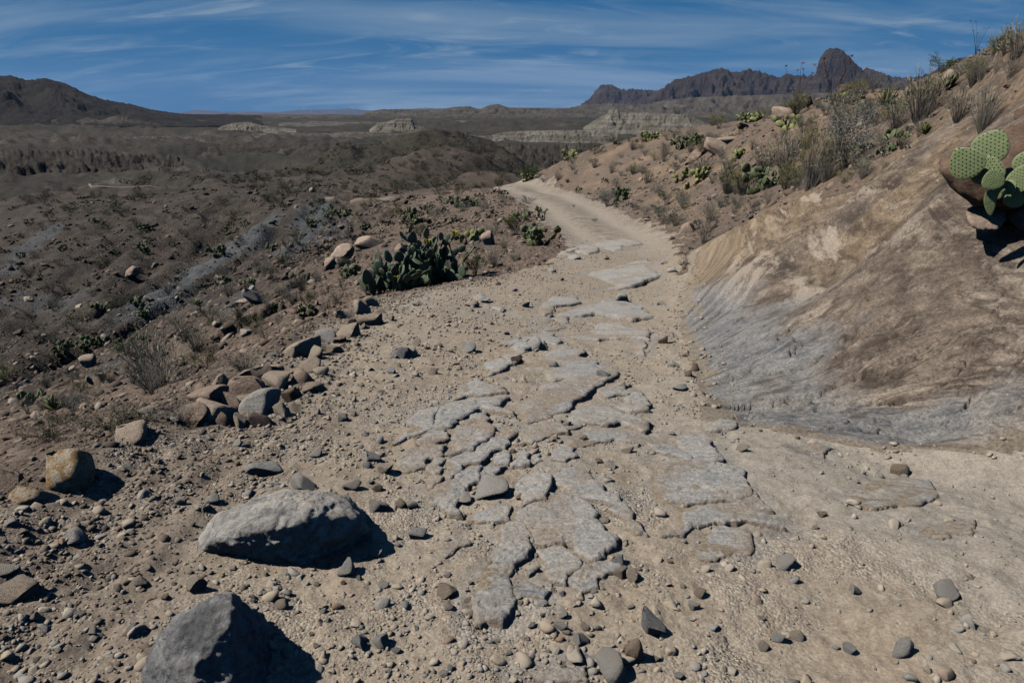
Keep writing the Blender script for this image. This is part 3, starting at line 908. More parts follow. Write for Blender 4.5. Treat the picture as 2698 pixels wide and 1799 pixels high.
# ------------------------------------------------------------------ the road going on below: two stretches seen beyond the crest
def road_ribbon(name, pts, width):
    P = np.array([hit(*p) for p in pts])
    an, ra = np.arctan2(P[:, 0], P[:, 1]), np.hypot(P[:, 0], P[:, 1])
    ra = np.median(ra) * (0.85 + 0.15 * np.clip(ra / np.median(ra), 0.6, 1.4))
    P[:, 0], P[:, 1] = ra * np.sin(an), ra * np.cos(an)
    t = np.concatenate([[0], np.cumsum(np.hypot(*np.diff(P[:, :2], axis=0).T))])
    k = np.linspace(0, t[-1], 60)
    x, y = np.interp(k, t, P[:, 0]), np.interp(k, t, P[:, 1])
    dx, dy = np.gradient(x), np.gradient(y)
    ln = np.hypot(dx, dy) + 1e-9
    nx_, ny_ = -dy / ln, dx / ln
    V = []
    for o in np.linspace(-.5, .5, 7):
        w = width * (1 + 0.12 * fbm(k / width, k * 0 + 2, 2, 7))
        xx, yy = x + nx_ * o * w, y + ny_ * o * w
        V.append(np.stack([xx, yy, ground_z(xx, yy)], 1))
    V = np.array(V)
    V[..., 2] = V[..., 2] + 0.15
    V[0, :, 2] -= 0.4; V[-1, :, 2] -= 0.4
    q = (np.arange(6)[:, None] * 60 + np.arange(59)[None]).ravel()
    me = make_mesh(name, V.reshape(-1, 3), np.stack([q, q + 1, q + 61, q + 60], 1))
    fattr(me, 'grey', np.ones(420)); fattr(me, 'rubble', np.full(420, 0.75)); fattr(me, 'rocky', np.zeros(420))
    tag(obj(name, me, MT_TRAIL), kind='structure')


road_ribbon('lower_road', [(745, 456), (780, 459), (830, 460), (879, 460), (908, 459)], 1.0)
road_ribbon('valley_track', [(168, 418.5), (195, 422), (210, 427), (225, 432), (273, 436), (312, 439), (371, 440)], 0.32)

# ------------------------------------------------------------------ haze
hz = 38000.0
hv = np.array([[x, y, z] for x in (-hz, hz) for y in (-hz, hz) for z in (-520, 1500)], float)
hf = np.array([[0, 1, 3, 2], [4, 6, 7, 5], [0, 4, 5, 1], [2, 3, 7, 6], [0, 2, 6, 4], [1, 5, 7, 3]])
hm = bpy.data.materials.new('haze')
hm.use_nodes = True
hm.node_tree.nodes.clear()
pv = hm.node_tree.nodes.new('ShaderNodeVolumePrincipled')
pv.inputs['Color'].default_value = (0.36, 0.60, 1.0, 1)
pv.inputs['Density'].default_value = 1.2e-5
pv.inputs['Anisotropy'].default_value = 0.0
ho = hm.node_tree.nodes.new('ShaderNodeOutputMaterial')
hm.node_tree.links.new(pv.outputs[0], ho.inputs['Volume'])
tag(obj('haze', make_mesh('haze', hv, hf, False), hm), kind='stuff')
# ------------------------------------------------------------------ rock materials
def mat_stone(name, stops, spot=(0.10, 0.09, 0.08), scale=9.0, dust=0.35, rnd=True, bumpd=0.012):
    m = NM(name)
    P = m.coord()
    if rnd:
        r = m.new('ShaderNodeObjectInfo').outputs['Random']
        ad = m.new('ShaderNodeVectorMath', operation='ADD')
        m.l.new(P, ad.inputs[0])
        cb = m.new('ShaderNodeCombineXYZ'); m.l.new(m.ma('MULTIPLY', r, 37.0), cb.inputs[0]); m.l.new(m.ma('MULTIPLY', r, 91.0), cb.inputs[1])
        m.l.new(cb.outputs[0], ad.inputs[1])
        P2 = ad.outputs[0]
    else:
        P2 = P
    a = m.noise(P2, scale, 6, 0.62, 0.4)
    if rnd:
        a = m.ma('ADD', a, m.ma('MULTIPLY', m.ma('SUBTRACT', r, 0.5), 0.5))
    c = m.ramp(a, stops)
    b = m.noise(P2, scale * 4, 6, 0.7)
    c = m.mix(m.ma('MULTIPLY', m.rng(b, 0.52, 0.66), 0.6), c, spot)
    # dust settles on what faces up
    g = m.new('ShaderNodeNewGeometry')
    sp = m.new('ShaderNodeSeparateXYZ'); m.l.new(g.outputs['Normal'], sp.inputs[0])
    c = m.mix(m.ma('MULTIPLY', m.ma('MULTIPLY', m.rng(sp.outputs[2], 0.55, 1.0), m.rng(a, 0.35, 0.6)), dust), c, (0.37, 0.31, 0.235))
    nrm = m.bump(m.noise(P2, scale * 2.2, 9, 0.75), 1.0, bumpd * 1.6)
    c = m.grain(c, P2, scale * 11, 0.72, 1.28)
    return m.done(c, nrm, 0.88)


GREY = [(0.14, (0.20, 0.20, 0.202)), (0.34, (0.33, 0.325, 0.315)), (0.56, (0.43, 0.41, 0.378)), (0.8, (0.49, 0.445, 0.38))]
MS_GREY = mat_stone('grey_stone', GREY, scale=6)
MS_TAN = mat_stone('tan_stone', [(0.2, (0.26, 0.205, 0.155)), (0.42, (0.37, 0.30, 0.23)), (0.62, (0.44, 0.37, 0.29)), (0.8, (0.50, 0.44, 0.36))], scale=6)
MS_BROWN = mat_stone('brown_stone', [(0.25, (0.17, 0.118, 0.092)), (0.45, (0.275, 0.20, 0.155)), (0.62, (0.37, 0.28, 0.215)), (0.8, (0.45, 0.365, 0.285))], scale=3.5)
MS_GREY2 = mat_stone('boulder_grey', [(0.34, (0.12, 0.124, 0.13)), (0.44, (0.22, 0.222, 0.226)), (0.54, (0.34, 0.335, 0.325)), (0.66, (0.44, 0.39, 0.33))], scale=4, rnd=False, dust=0.2, bumpd=0.03)
MS_GREYP = mat_stone('boulder_pale', [(0.34, (0.20, 0.198, 0.195)), (0.43, (0.36, 0.348, 0.33)), (0.53, (0.48, 0.46, 0.425)), (0.66, (0.52, 0.42, 0.32))], scale=4, rnd=False, dust=0.3, bumpd=0.03)
MS_PALE = mat_stone('pale_stone', [(0.25, (0.27, 0.25, 0.225)), (0.45, (0.40, 0.375, 0.34)), (0.65, (0.52, 0.49, 0.45)), (0.8, (0.46, 0.38, 0.29))], scale=5)
MS_OCHRE = mat_stone('ochre_stone', [(0.30, (0.22, 0.13, 0.06)), (0.45, (0.36, 0.235, 0.12)), (0.52, (0.46, 0.38, 0.27)), (0.8, (0.50, 0.44, 0.34))], scale=3, rnd=False)
MS_DARK = mat_stone('dark_brown_stone', [(0.25, (0.045, 0.026, 0.019)), (0.45, (0.080, 0.047, 0.034)), (0.65, (0.125, 0.078, 0.055)), (0.85, (0.18, 0.12, 0.085))], scale=3, dust=0.05)


def mat_bedrock():
    m = NM('bedrock')
    P = m.coord()
    Q = m.coord(scale=(1.0, 4.0, 1.0), rot=(0, 0, math.radians(-38)))
    a = m.noise(P, 2.6, 6, 0.62, 0.6)
    s = m.noise(Q, 6.0, 7, 0.68, 0.5)
    c = m.ramp(m.ma('ADD', m.ma('MULTIPLY', s, 0.6), m.ma('MULTIPLY', a, 0.4)), [(0.30, (0.19, 0.198, 0.21)), (0.39, (0.31, 0.31, 0.308)), (0.48, (0.385, 0.375, 0.355)), (0.58, (0.43, 0.395, 0.35)), (0.75, (0.45, 0.385, 0.31))])
    tan = m.noise(P, 1.7, 5, 0.6, 0.8)
    c = m.mix(m.ma('MULTIPLY', m.rng(tan, 0.47, 0.60), 0.8), c, m.ramp(s, [(0.3, (0.27, 0.21, 0.16)), (0.7, (0.39, 0.315, 0.235))]))
    g = m.new('ShaderNodeNewGeometry')
    sp = m.new('ShaderNodeSeparateXYZ'); m.l.new(g.outputs['Normal'], sp.inputs[0])
    c = m.mix(m.ma('MULTIPLY', m.rng(sp.outputs[2], 0.75, 0.4), 0.7), c, (0.23, 0.175, 0.14))
    # dust banked against the edges
    d = m.rng(m.ma('ADD', m.attr('edge'), m.ma('MULTIPLY', m.ma('SUBTRACT', m.noise(P, 7, 6, 0.65), 0.5), 1.1)), 0.42, 0.62)
    c = m.mix(d, c, m.ramp(m.noise(P, 14, 5, 0.65), [(0.3, (0.27, 0.215, 0.155)), (0.7, (0.37, 0.305, 0.225))]))
    h = m.ma('ADD', m.ma('MULTIPLY', s, 1.0), m.ma('MULTIPLY', m.noise(P, 22, 7, 0.72), 0.8))
    c = m.grain(c, P, 60, 0.70, 1.28)
    return m.done(c, m.bump(h, 1.0, 0.030), 0.85)


MT_BED = mat_bedrock()

# ------------------------------------------------------------------ rock shapes
import bmesh
_ico = {}


def ico(sub):
    if sub not in _ico:
        bm = bmesh.new()
        bmesh.ops.create_icosphere(bm, subdivisions=sub, radius=1.0)
        bm.verts.ensure_lookup_table()
        _ico[sub] = (np.array([v.co[:] for v in bm.verts]), np.array([[v.index for v in f.verts] for f in bm.faces]))
        bm.free()
    return _ico[sub]


def stone_shape(seed, sub=3, nplanes=11, lo=0.5, hi=0.88, nz=0.05, soft=0.0):
    """angular stone: a ball cut by random planes, then weathered"""
    r = np.random.default_rng(seed)
    V, F = ico(sub)
    V = V.copy()
    for k in range(nplanes):
        nn = r.normal(size=3); nn /= np.linalg.norm(nn)
        d = r.uniform(lo, hi)
        s = V @ nn
        V = V - np.outer(np.maximum(s - d, 0) * (1 - soft), nn)
    if nz:
        V = V + V * (nz * noise3(V * 2.3 + seed * 3.7, seed))[:, None] + V * (nz * 0.5 * noise3(V * 5.5 + seed, seed + 1))[:, None]
    return V, F


def hull_rock(name, pts, mat, sub=5, nz=0.02, sharp=60.0, seed=0, flutes=0.0):
    """rock through given corner points: star-shaped hull with rounded, weathered edges"""
    pts = np.asarray(pts, float)
    c0 = pts.mean(0)
    bm = bmesh.new()
    for p in pts:
        bm.verts.new(p - c0)
    bmesh.ops.convex_hull(bm, input=bm.verts)
    pl = []
    for f in bm.faces:
        f.normal_update()
        nn = np.array(f.normal[:]); d = nn @ np.array(f.verts[0].co[:])
        if d < 0:
            nn, d = -nn, -d
        pl.append((*nn, max(d, 1e-3)))
    bm.free()
    pl = np.array(pl)
    rr = np.random.default_rng(seed + 50)
    for k in range(26):
        nn = rr.normal(size=3); nn /= np.linalg.norm(nn)
        pl = np.vstack([pl, (*nn, ((pts - c0) @ nn).max() * rr.uniform(.80, .97))])
    U, F = ico(sub)
    inv = np.maximum(U @ pl[:, :3].T, 0) / pl[:, 3][None]
    inv = np.sum((inv / inv.max(1, keepdims=True)) ** sharp, 1) ** (1 / sharp) * inv.max(1)
    V = U / np.maximum(inv, 1e-6)[:, None]
    size = np.ptp(pts, axis=0).max()
    q = V / size
    disp = nz * size * (0.5 * noise3(q * 4 + seed, seed) + 0.5 * noise3(q * 9 + seed, seed + 1) + 0.5 * noise3(q * 19, seed + 2) + 0.36 * noise3(q * 40, seed + 3) + 0.26 * noise3(q * 85, seed + 4))
    if flutes:
        disp = disp - flutes * size * np.exp(-(noise3(q * np.array([3, 3, 9]) + seed, seed + 7) / 0.10) ** 2)
    V = V + U * disp[:, None]
    zb = pts[:, 2].min() - c0[2]
    base = np.array([c0[0], c0[1], pts[:, 2].min()])
    me = make_mesh(name, V + (c0 - base), F)
    o = obj(name, me, mat)
    o.location = base
    return o


def pix_z(px, py, z):
    d = pix_dir(px, py)
    return d * ((z - CAM_H) / d[2]) + np.array([0, 0, CAM_H])


# ------------------------------------------------------------------ bedrock slabs standing out of the trail
def C7(p): return ((900 + p[0] / 2.352) * .87176, (850 + p[1] / 2.3523) * .87176)
def C8(p): return ((1000 + p[0] / 1.38516) * .87176, (1200 + p[1] / 1.38516) * .87176)
def C4(p): return ((800 + p[0] / 2.6133) * .87176, (400 + p[1] / 2.6133) * .87176)
def C2(p): return (1133.3 + p[0] * .51816, p[1] * .51816)
def C3(p): return (p[0] / 2.24 * .87176, (450 + p[1] / 2.24) * .87176)
def C6(p): return (p[0] / 2.093 * .87176, (1050 + p[1] / 2.093) * .87176)


SLABS = [  # crop, outline, height (m)
    (C7, [(962, 180), (1010, 110), (1130, 75), (1240, 70), (1330, 120), (1300, 150), (1190, 110), (1080, 150), (1000, 215)], .07),
    (C7, [(1060, 170), (1120, 120), (1200, 100), (1258, 160), (1200, 170), (1130, 195)], .14),
    (C7, [(1015, 235), (1060, 205), (1110, 215), (1095, 245), (1040, 255)], .10),
    (C7, [(850, 355), (890, 260), (960, 245), (1060, 270), (1010, 300), (950, 310), (870, 365)], .11),
    (C7, [(1130, 290), (1250, 230), (1400, 190), (1500, 205), (1560, 270), (1620, 295), (1660, 335), (1580, 370), (1480, 350), (1330, 360), (1280, 310)], .10),
    (C7, [(708, 445), (740, 395), (860, 380), (1000, 440), (930, 450), (780, 460), (715, 490)], .09),
    (C7, [(1140, 505), (1250, 410), (1400, 365), (1570, 358), (1600, 390), (1530, 450), (1440, 490), (1330, 550), (1190, 600), (1150, 570)], .13),
    (C7, [(1580, 430), (1640, 402), (1780, 400), (1835, 450), (1740, 455), (1640, 475)], .07),
    (C7, [(1690, 525), (1790, 460), (1850, 452), (1892, 505), (1895, 545), (1790, 555)], .12),
    (C7, [(515, 700), (600, 600), (720, 515), (960, 487), (1015, 498), (1050, 605), (960, 575), (850, 565), (740, 605), (640, 650)], .13),
    (C7, [(690, 760), (730, 650), (830, 588), (905, 595), (945, 680), (905, 735), (830, 785), (720, 800)], .14),
    (C7, [(290, 750), (420, 640), (480, 570), (595, 555), (560, 640), (480, 695), (380, 730)], .06),
    (C7, [(380, 910), (450, 800), (540, 757), (635, 780), (620, 835), (530, 865), (470, 910)], .07),
    (C7, [(645, 835), (760, 810), (850, 750), (920, 708), (1055, 708), (1000, 795), (900, 855), (760, 885)], .09),
    (C7, [(470, 750), (520, 705), (640, 680), (660, 740), (560, 760), (480, 775)], .08),
    (C7, [(1055, 765), (1100, 690), (1240, 640), (1362, 618), (1380, 695), (1250, 725), (1130, 755)], .08),
    (C7, [(1372, 620), (1450, 570), (1600, 535), (1740, 580), (1885, 640), (1835, 690), (1700, 640), (1540, 630), (1450, 665), (1380, 668)], .10),
    (C7, [(1445, 790), (1560, 700), (1720, 690), (1900, 728), (2040, 800), (2105, 855), (1990, 825), (1860, 770), (1700, 735), (1600, 770), (1480, 805)], .06),
    (C7, [(1300, 850), (1350, 790), (1440, 790), (1460, 830), (1400, 860)], .04),
    (C7, [(2045, 735), (2180, 722), (2290, 770), (2350, 850), (2300, 880), (2200, 855), (2100, 785)], .09),
    (C8, [(1010, 95), (1060, 45), (1200, 22), (1265, 60), (1325, 138), (1260, 165), (1150, 170), (1080, 185), (1020, 140)], .09),
    (C8, [(1110, 255), (1180, 195), (1280, 178), (1360, 198), (1450, 275), (1330, 250), (1240, 255), (1150, 265)], .08),
    (C8, [(1235, 182), (1310, 148), (1370, 152), (1424, 212), (1370, 208), (1290, 184)], .08),
    (C8, [(1145, 355), (1190, 300), (1270, 277), (1345, 300), (1335, 362), (1240, 370), (1185, 380)], .04),
    (C7, [(1120, 1195), (1180, 1115), (1280, 1095), (1400, 1095), (1500, 1145), (1540, 1240), (1600, 1310), (1655, 1385), (1600, 1445), (1500, 1455), (1430, 1405), (1330, 1375), (1205, 1365), (1145, 1275)], .08),
    (C7, [(1060, 1065), (1120, 985), (1222, 925), (1295, 1010), (1262, 1090), (1180, 1120), (1105, 1155)], .11),
    (C7, [(1290, 990), (1450, 925), (1530, 955), (1600, 1025), (1690, 1075), (1755, 1155), (1640, 1125), (1530, 1095), (1420, 1085), (1330, 1015)], .08),
    (C7, [(1655, 1195), (1750, 1158), (1812, 1198), (1886, 1315), (1830, 1305), (1760, 1235)], .08),
    (C7, [(525, 1095), (590, 1040), (700, 995), (745, 1090), (745, 1205), (660, 1195), (600, 1135)], .08),
    (C7, [(700, 962), (760, 930), (862, 918), (852, 992), (780, 1034), (720, 1014)], .10),
    (C7, [(628, 965), (720, 886), (745, 930), (690, 985)], .08),
    (C7, [(522, 905), (580, 857), (652, 868), (605, 952), (528, 975)], .09),
    (C7, [(848, 925), (930, 887), (1014, 908), (985, 935), (870, 985)], .08),
    (C7, [(957, 835), (1010, 797), (1043, 830), (1032, 885), (965, 885)], .07),
    (C7, [(1047, 875), (1130, 786), (1174, 840), (1163, 895), (1057, 905)], .10),
    (C7, [(1170, 840), (1230, 825), (1245, 860), (1190, 880)], .06),
    (C7, [(785, 1245), (870, 1178), (960, 1147), (1045, 1168), (1033, 1235), (880, 1245)], .06),
    (C7, [(980, 1305), (1050, 1250), (1120, 1238), (1175, 1375), (1080, 1405), (1008, 1395)], .05),
    (C7, [(530, 980), (590, 950), (615, 1000), (560, 1040), (525, 1030)], .07),
    (C8, [(365, 605), (372, 430), (440, 358), (535, 328), (535, 400), (475, 450), (494, 540), (450, 594)], .10),
    (C8, [(575, 362), (640, 338), (705, 378), (725, 420), (680, 464), (608, 444)], .07),
    (C8, [(705, 445), (790, 398), (865, 398), (872, 432), (800, 452), (745, 505)], .05),
    (C8, [(475, 493), (540, 468), (615, 500), (590, 524), (500, 514)], .03),
    (C8, [(515, 805), (600, 788), (735, 778), (745, 822), (600, 834)], .04),
    (C8, [(200, 350), (250, 325), (310, 315), (325, 330), (240, 370)], .04),
    (C4, [(1635, 1245), (1720, 1150), (1900, 1090), (2100, 1035), (2255, 1075), (2340, 1155), (2200, 1165), (2000, 1130), (1850, 1140), (1750, 1190)], .12),
    (C4, [(1605, 1170), (1700, 1015), (1860, 1015), (1720, 1105), (1650, 1170)], .10),
    (C4, [(1880, 1285), (2050, 1195), (2200, 1205), (2350, 1245), (2350, 1295), (2200, 1285), (2050, 1305)], .10),
    (C4, [(2070, 880), (2200, 795), (2352, 755), (2400, 800), (2360, 890), (2200, 935), (2100, 945)], .12),
    (C4, [(1775, 695), (1830, 655), (1895, 678), (1855, 710)], .16),
    (C4, [(1915, 695), (1960, 650), (2025, 668), (1960, 705)], .16),
    (C4, [(2005, 645), (2100, 615), (2200, 605), (2305, 640), (2150, 685)], .10),
    (C4, [(1170, 1000), (1210, 975), (1260, 1010), (1370, 1075), (1340, 1090), (1230, 1030)], .08),
    (C4, [(2220, 1330), (2310, 1310), (2352, 1330), (2352, 1400), (2280, 1390)], .10),
    (C8, [(1740, 150), (1800, 100), (1900, 85), (1990, 110), (2010, 150), (1900, 175), (1800, 190)], .03),
    (C8, [(1990, 280), (2080, 245), (2160, 250), (2150, 290), (2060, 305)], .03),
    (C8, [(1530, -20), (1590, -40), (1650, -20), (1620, 5)], .04),
    (C7, [(2240, 640), (2340, 610), (2430, 625), (2420, 665), (2290, 680)], .06),
    (C7, [(1990, 1330), (2100, 1270), (2200, 1255), (2150, 1300)], .03),
]


def poly_sd(px, py, poly):
    x0, y0 = poly[:, 0], poly[:, 1]
    x1, y1 = np.roll(x0, -1), np.roll(y0, -1)
    dx, dy = x1 - x0, y1 - y0
    t = np.clip(((px[:, None] - x0) * dx + (py[:, None] - y0) * dy) / (dx * dx + dy * dy + 1e-12), 0, 1)
    d = np.sqrt(((px[:, None] - x0 - t * dx) ** 2 + (py[:, None] - y0 - t * dy) ** 2).min(1))
    c = ((y0 <= py[:, None]) != (y1 <= py[:, None])) & (px[:, None] < x0 + dx * (py[:, None] - y0) / np.where(dy == 0, 1e-9, dy))
    return np.where(c.sum(1) % 2 == 1, d, -d)


SLAB_POLYS = []


def crumble(poly, seed, n=3, amp=0.12):
    """break straight outline runs into angular chips"""
    r = np.random.default_rng(seed)
    for k in range(n):
        nxt = np.roll(poly, -1, axis=0)
        e = nxt - poly
        ln = np.hypot(e[:, 0], e[:, 1])[:, None] + 1e-9
        nrm = np.stack([-e[:, 1], e[:, 0]], 1) / ln
        mid = poly + e * r.uniform(.35, .65, (len(poly), 1)) + nrm * ln * r.normal(0, amp, (len(poly), 1))
        poly = np.stack([poly, mid], 1).reshape(-1, 2)
        amp *= 0.85
    return poly




def bedrock_slab(k, crop, outline, h, name='bedrock_slab', mat=None, parent=None, world=None):
    P = np.array([hit(*crop(p)) for p in outline]) if world is None else world
    P[:, :2] += (P[:, :2] - P[:, :2].mean(0)) * (0.22 if world is None else 0.0)
    poly = crumble(P[:, :2], 300 + k)
    SLAB_POLYS.append(poly)
    lo, hi = poly.min(0) - 0.05, poly.max(0) + 0.05
    dist = np.hypot(*poly.mean(0))
    cell = max(0.0027 * dist, (hi - lo).max() / 120)
    gx, gy = np.arange(lo[0], hi[0] + cell, cell), np.arange(lo[1], hi[1] + cell, cell)
    X, Y = np.meshgrid(gx, gy)
    x, y = X.ravel(), Y.ravel()
    size = np.sqrt(np.prod(np.ptp(poly, axis=0)))
    jx = 0.02 * size * fbm(x / size * 6, y / size * 6, 4, 300 + k)
    sdv = poly_sd(x + jx, y + jx * 0.7, poly) + 0.012 * size * fbm(x / size * 14, y / size * 9, 3, 330 + k, 0.6)
    A_ = np.c_[poly, np.ones(len(poly))]
    co = np.linalg.lstsq(A_, ground_z(poly[:, 0], poly[:, 1]), rcond=None)[0]
    plane = co[0] * x + co[1] * y + co[2]
    cx_, cy_ = poly.mean(0)
    # rises to the right and towards the viewer, dips into the dust on the left
    u = np.clip((x - lo[0]) / (hi[0] - lo[0]), 0, 1)
    wid = 0.012 * size + 0.010 + 0.10 * size * (1 - sst(0.0, 0.5, u))
    prof = np.clip(sdv / wid, 0, 1) ** 0.8
    h = h * 0.30
    vv = np.clip((hi[1] - y) / (hi[1] - lo[1]), 0, 1)
    top = plane + 0.006 + h * prof * (0.22 + 0.78 * sst(-0.1, 1.0, u)) * (0.75 + 0.35 * vv)
    joint = fbm(x / size * 2.2 + k, y / size * 2.2, 3, 350 + k)
    top = top + (0.10 * h + 0.006) * fbm(x * 3.0, y * 6, 4, 360 + k, 0.55) + 0.0035 * fbm(x * 22, y * 30, 3, 365 + k, 0.6) * sst(0, 0.1, sdv / size)
    top = top - 0.30 * h * np.exp(-(joint / 0.012) ** 2) * sst(0, 0.05, sdv / size)
    st_ = fbm(x / size * 1.6, y / size * 1.6 + 5, 4, 370 + k, 0.6) * 1.8
    top = top + 0.26 * h * (sst(0, 0.08, st_ - np.floor(st_)) - (st_ - np.floor(st_))) * sst(0, 0.08, sdv / size)
    gz = ground_z(x, y)
    z = np.where(sdv > 0, np.maximum(top, gz - 0.03), gz - 0.035)
    ny, nx = X.shape
    ok = (sdv > -1.3 * cell).reshape(ny, nx)
    q = (np.arange(ny - 1)[:, None] * nx + np.arange(nx - 1)[None]).ravel()
    q = np.stack([q, q + 1, q + nx + 1, q + nx], 1)
    q = q[ok.ravel()[q].all(1)]
    if not len(q):
        return
    us, inv = np.unique(q.ravel(), return_inverse=True)
    me = make_mesh(name, np.stack([x, y, z], 1)[us], inv.reshape(-1, 4), False)
    edge = np.exp(-np.maximum(sdv, 0) / (0.10 * wid + 0.012)) * 0.5 + 0.38 * (1 - sst(0.0, 0.6, u))
    edge = np.where(z - gz < 0.008, 1.0, edge)
    fattr(me, 'edge', edge[us])
    if mat is not None:
        Q = np.stack([x, y, z], 1)[us]
        fattr(me, 'sc', np.stack([Q @ SLAB_A, bed_level(Q[:, 0], Q[:, 1]), np.zeros(len(Q))], 1), 'FLOAT_VECTOR')
        for nm_, arr in (('polish', pol), ('ochre', och), ('dust', dust * 0.5)):
            fattr(me, nm_, grid_val(arr.reshape(NR, NT), Q[:, 0], Q[:, 1]))
    obj(name, me, mat or MT_BED, parent or trail)


for k_, (cr, ol, h_) in enumerate(SLABS):
    bedrock_slab(k_, cr, ol, h_)
# rock showing through thin dust around and between the slabs
TV = np.empty(len(trail.data.vertices) * 3, np.float32); trail.data.vertices.foreach_get('co', TV); TV = TV.reshape(-1, 3)
rocky = np.zeros(len(TV))
for poly in SLAB_POLYS:
    lo, hi = poly.min(0) - .25, poly.max(0) + .25
    kk = np.where((TV[:, 0] > lo[0]) & (TV[:, 0] < hi[0]) & (TV[:, 1] > lo[1]) & (TV[:, 1] < hi[1]))[0]
    if len(kk):
        rocky[kk] = np.maximum(rocky[kk], 0.62 * sst(-.22, .0, poly_sd(TV[kk, 0].astype(float), TV[kk, 1].astype(float), poly)))
rocky = np.maximum(rocky, 0.55 * sst(0.05, 0.35, fbm(TV[:, 0] / 1.1, TV[:, 1] / 1.1, 4, 420)) * sst(4.5, 7, TV[:, 1]) * sst(24, 16, TV[:, 1]))
fattr(trail.data, 'rocky', rocky)

# plates of bedding lifting off the bare rock slope
rp = np.random.default_rng(31)
A2, B2 = SLAB_A[:2] / np.linalg.norm(SLAB_A[:2]), SLAB_B[:2] / np.linalg.norm(SLAB_B[:2])
npl, tr_ = 0, 0
while npl < 58 and tr_ < 2000:
    tr_ += 1
    p = hit(rp.uniform(1580, 2352), rp.uniform(330, 1060))
    if p is None or float(grid_val(M_SLAB, p[0], p[1])) < .9 or float(XR(p[1])) - p[0] > -0.35:
        continue
    L, W_ = rp.uniform(.18, .75) * (0.6 + p[1] / 9), rp.uniform(.05, .16) * (0.6 + p[1] / 9)
    an = np.sort(rp.uniform(0, 2 * np.pi, 9))
    rr_ = rp.uniform(.75, 1.15, 9)
    o2 = p[:2] + np.outer(np.cos(an) * rr_ * L * .5, A2) + np.outer(np.sin(an) * rr_ * W_, B2)
    if (grid_val(M_SLAB, o2[:, 0], o2[:, 1]) < .9).any():
        continue
    bedrock_slab(200 + npl, None, None, rp.uniform(.03, .07), 'rock_plate', MT_SLOPE, rock_slope, np.c_[o2, ground_z(o2[:, 0], o2[:, 1])])
    npl += 1
SLAB_POLYS = SLAB_POLYS[:len(SLABS)]

# ------------------------------------------------------------------ the two big boulders and other named rocks
B = [pix_z(505, 1345, .33), pix_z(545, 1375, .29), pix_z(440, 1382, .25), pix_z(370, 1452, .12), pix_z(275, 1585, -.10), pix_z(300, 1680, -.10),
     pix_z(520, 1450, .24), pix_z(455, 1480, .21), pix_z(400, 1560, .15), pix_z(655, 1490, -.10), pix_z(590, 1410, .16), pix_z(650, 1580, -.10), pix_z(560, 1720, -.10), pix_z(540, 1560, .10),
     (-1.02, 2.02, -.03), (-.86, 1.98, -.02), (-1.22, 1.86, -.05)]
tag(hull_rock('boulder', B, MS_GREY2, 6, 0.030, 90, 3, 0.006), 'big grey wedge boulder cut by the bottom edge, casting a black shadow', 'boulder')
B = [pix_z(*p) for p in ((400, 1270, -.12), (480, 1205, .07), (600, 1160, .15), (690, 1140, .20), (760, 1150, .19), (806, 1168, .15), (865, 1250, -.12), (780, 1290, -.14),
     (700, 1322, -.14), (640, 1300, -.14), (510, 1290, -.14), (700, 1190, .17), (620, 1215, .13), (790, 1185, .14), (530, 1235, .06), (850, 1200, -.04), (470, 1180, -.06), (800, 1135, -.06), (640, 1120, -.06))]
tag(hull_rock('boulder', B, MS_GREYP, 6, 0.026, 90, 8, 0.010), 'long pale grey boulder with a flat sloping top beside the wedge boulder', 'boulder')

HERO = []
for nm, pts, lab, mt in [
    ('boulder', [(2163, 374, 5.9), (2186, 360, 6.1), (2262, 335, 6.2), (2360, 285, 6.2), (2420, 300, 6.0), (2420, 430, 5.75), (2330, 470, 5.7), (2232, 468, 5.6), (2192, 428, 5.75), (2250, 400, 5.5), (2350, 400, 5.5), (2300, 400, 6.6), (2400, 380, 6.6)],
     'dark brown overhanging boulder carrying a prickly pear at the right edge', MS_DARK),
    ('rock', [(2216, 478, 5.55), (2246, 462, 5.6), (2300, 470, 5.55), (2312, 500, 5.4), (2300, 528, 5.3), (2236, 530, 5.3), (2222, 510, 5.35), (2270, 500, 5.9)], 'brown rounded rock propped under the overhanging boulder', MS_BROWN),
    ('rock', [(2316, 470, 5.6), (2380, 440, 5.5), (2440, 450, 5.4), (2440, 530, 5.2), (2340, 536, 5.2), (2312, 515, 5.3), (2370, 470, 5.9)], 'dark brown rock below the prickly pear, cut by the right edge', MS_DARK),
    ('rock', [(2330, 250, 6.7), (2380, 235, 6.7), (2420, 260, 6.5), (2420, 320, 6.4), (2340, 315, 6.4), (2325, 280, 6.5), (2370, 280, 7.0)], 'dark brown rock above the prickly pear at the right edge', MS_DARK)]:
    tag(hull_rock(nm, [pix_at(2290 + (p[0] - 2290) * (1.22 if nm == 'boulder' else 1.05), 400 + (p[1] - 400) * (1.18 if nm == 'boulder' else 1.0), p[2] * (1.0 if p[2] >= 6.3 else (0.85 if nm == 'boulder' else 0.895))) for p in pts], mt, 5, 0.018, 90, len(pts), 0.0), lab, 'boulder' if nm == 'boulder' else 'rock')

# pool of stone shapes shared by the loose stones
POOL = [stone_shape(500 + i, 3, 11 + i % 6, 0.36, 0.80, 0.05, 0.04) for i in range(14)]
POOL_ANG = [stone_shape(700 + i, 3, 9 + i % 5, 0.34, 0.74, 0.03) for i in range(14)]
SM = {}


def stone_mesh(kind, i, ang=False):
    key = (kind, i % 14, ang)
    if key not in SM:
        V, F = (POOL_ANG if ang else POOL)[i % 14]
        SM[key] = make_mesh('stone', V / np.abs(V).max(0), F, False)
        SM[key].materials.append(kind)
    return SM[key]


STONE_R = []


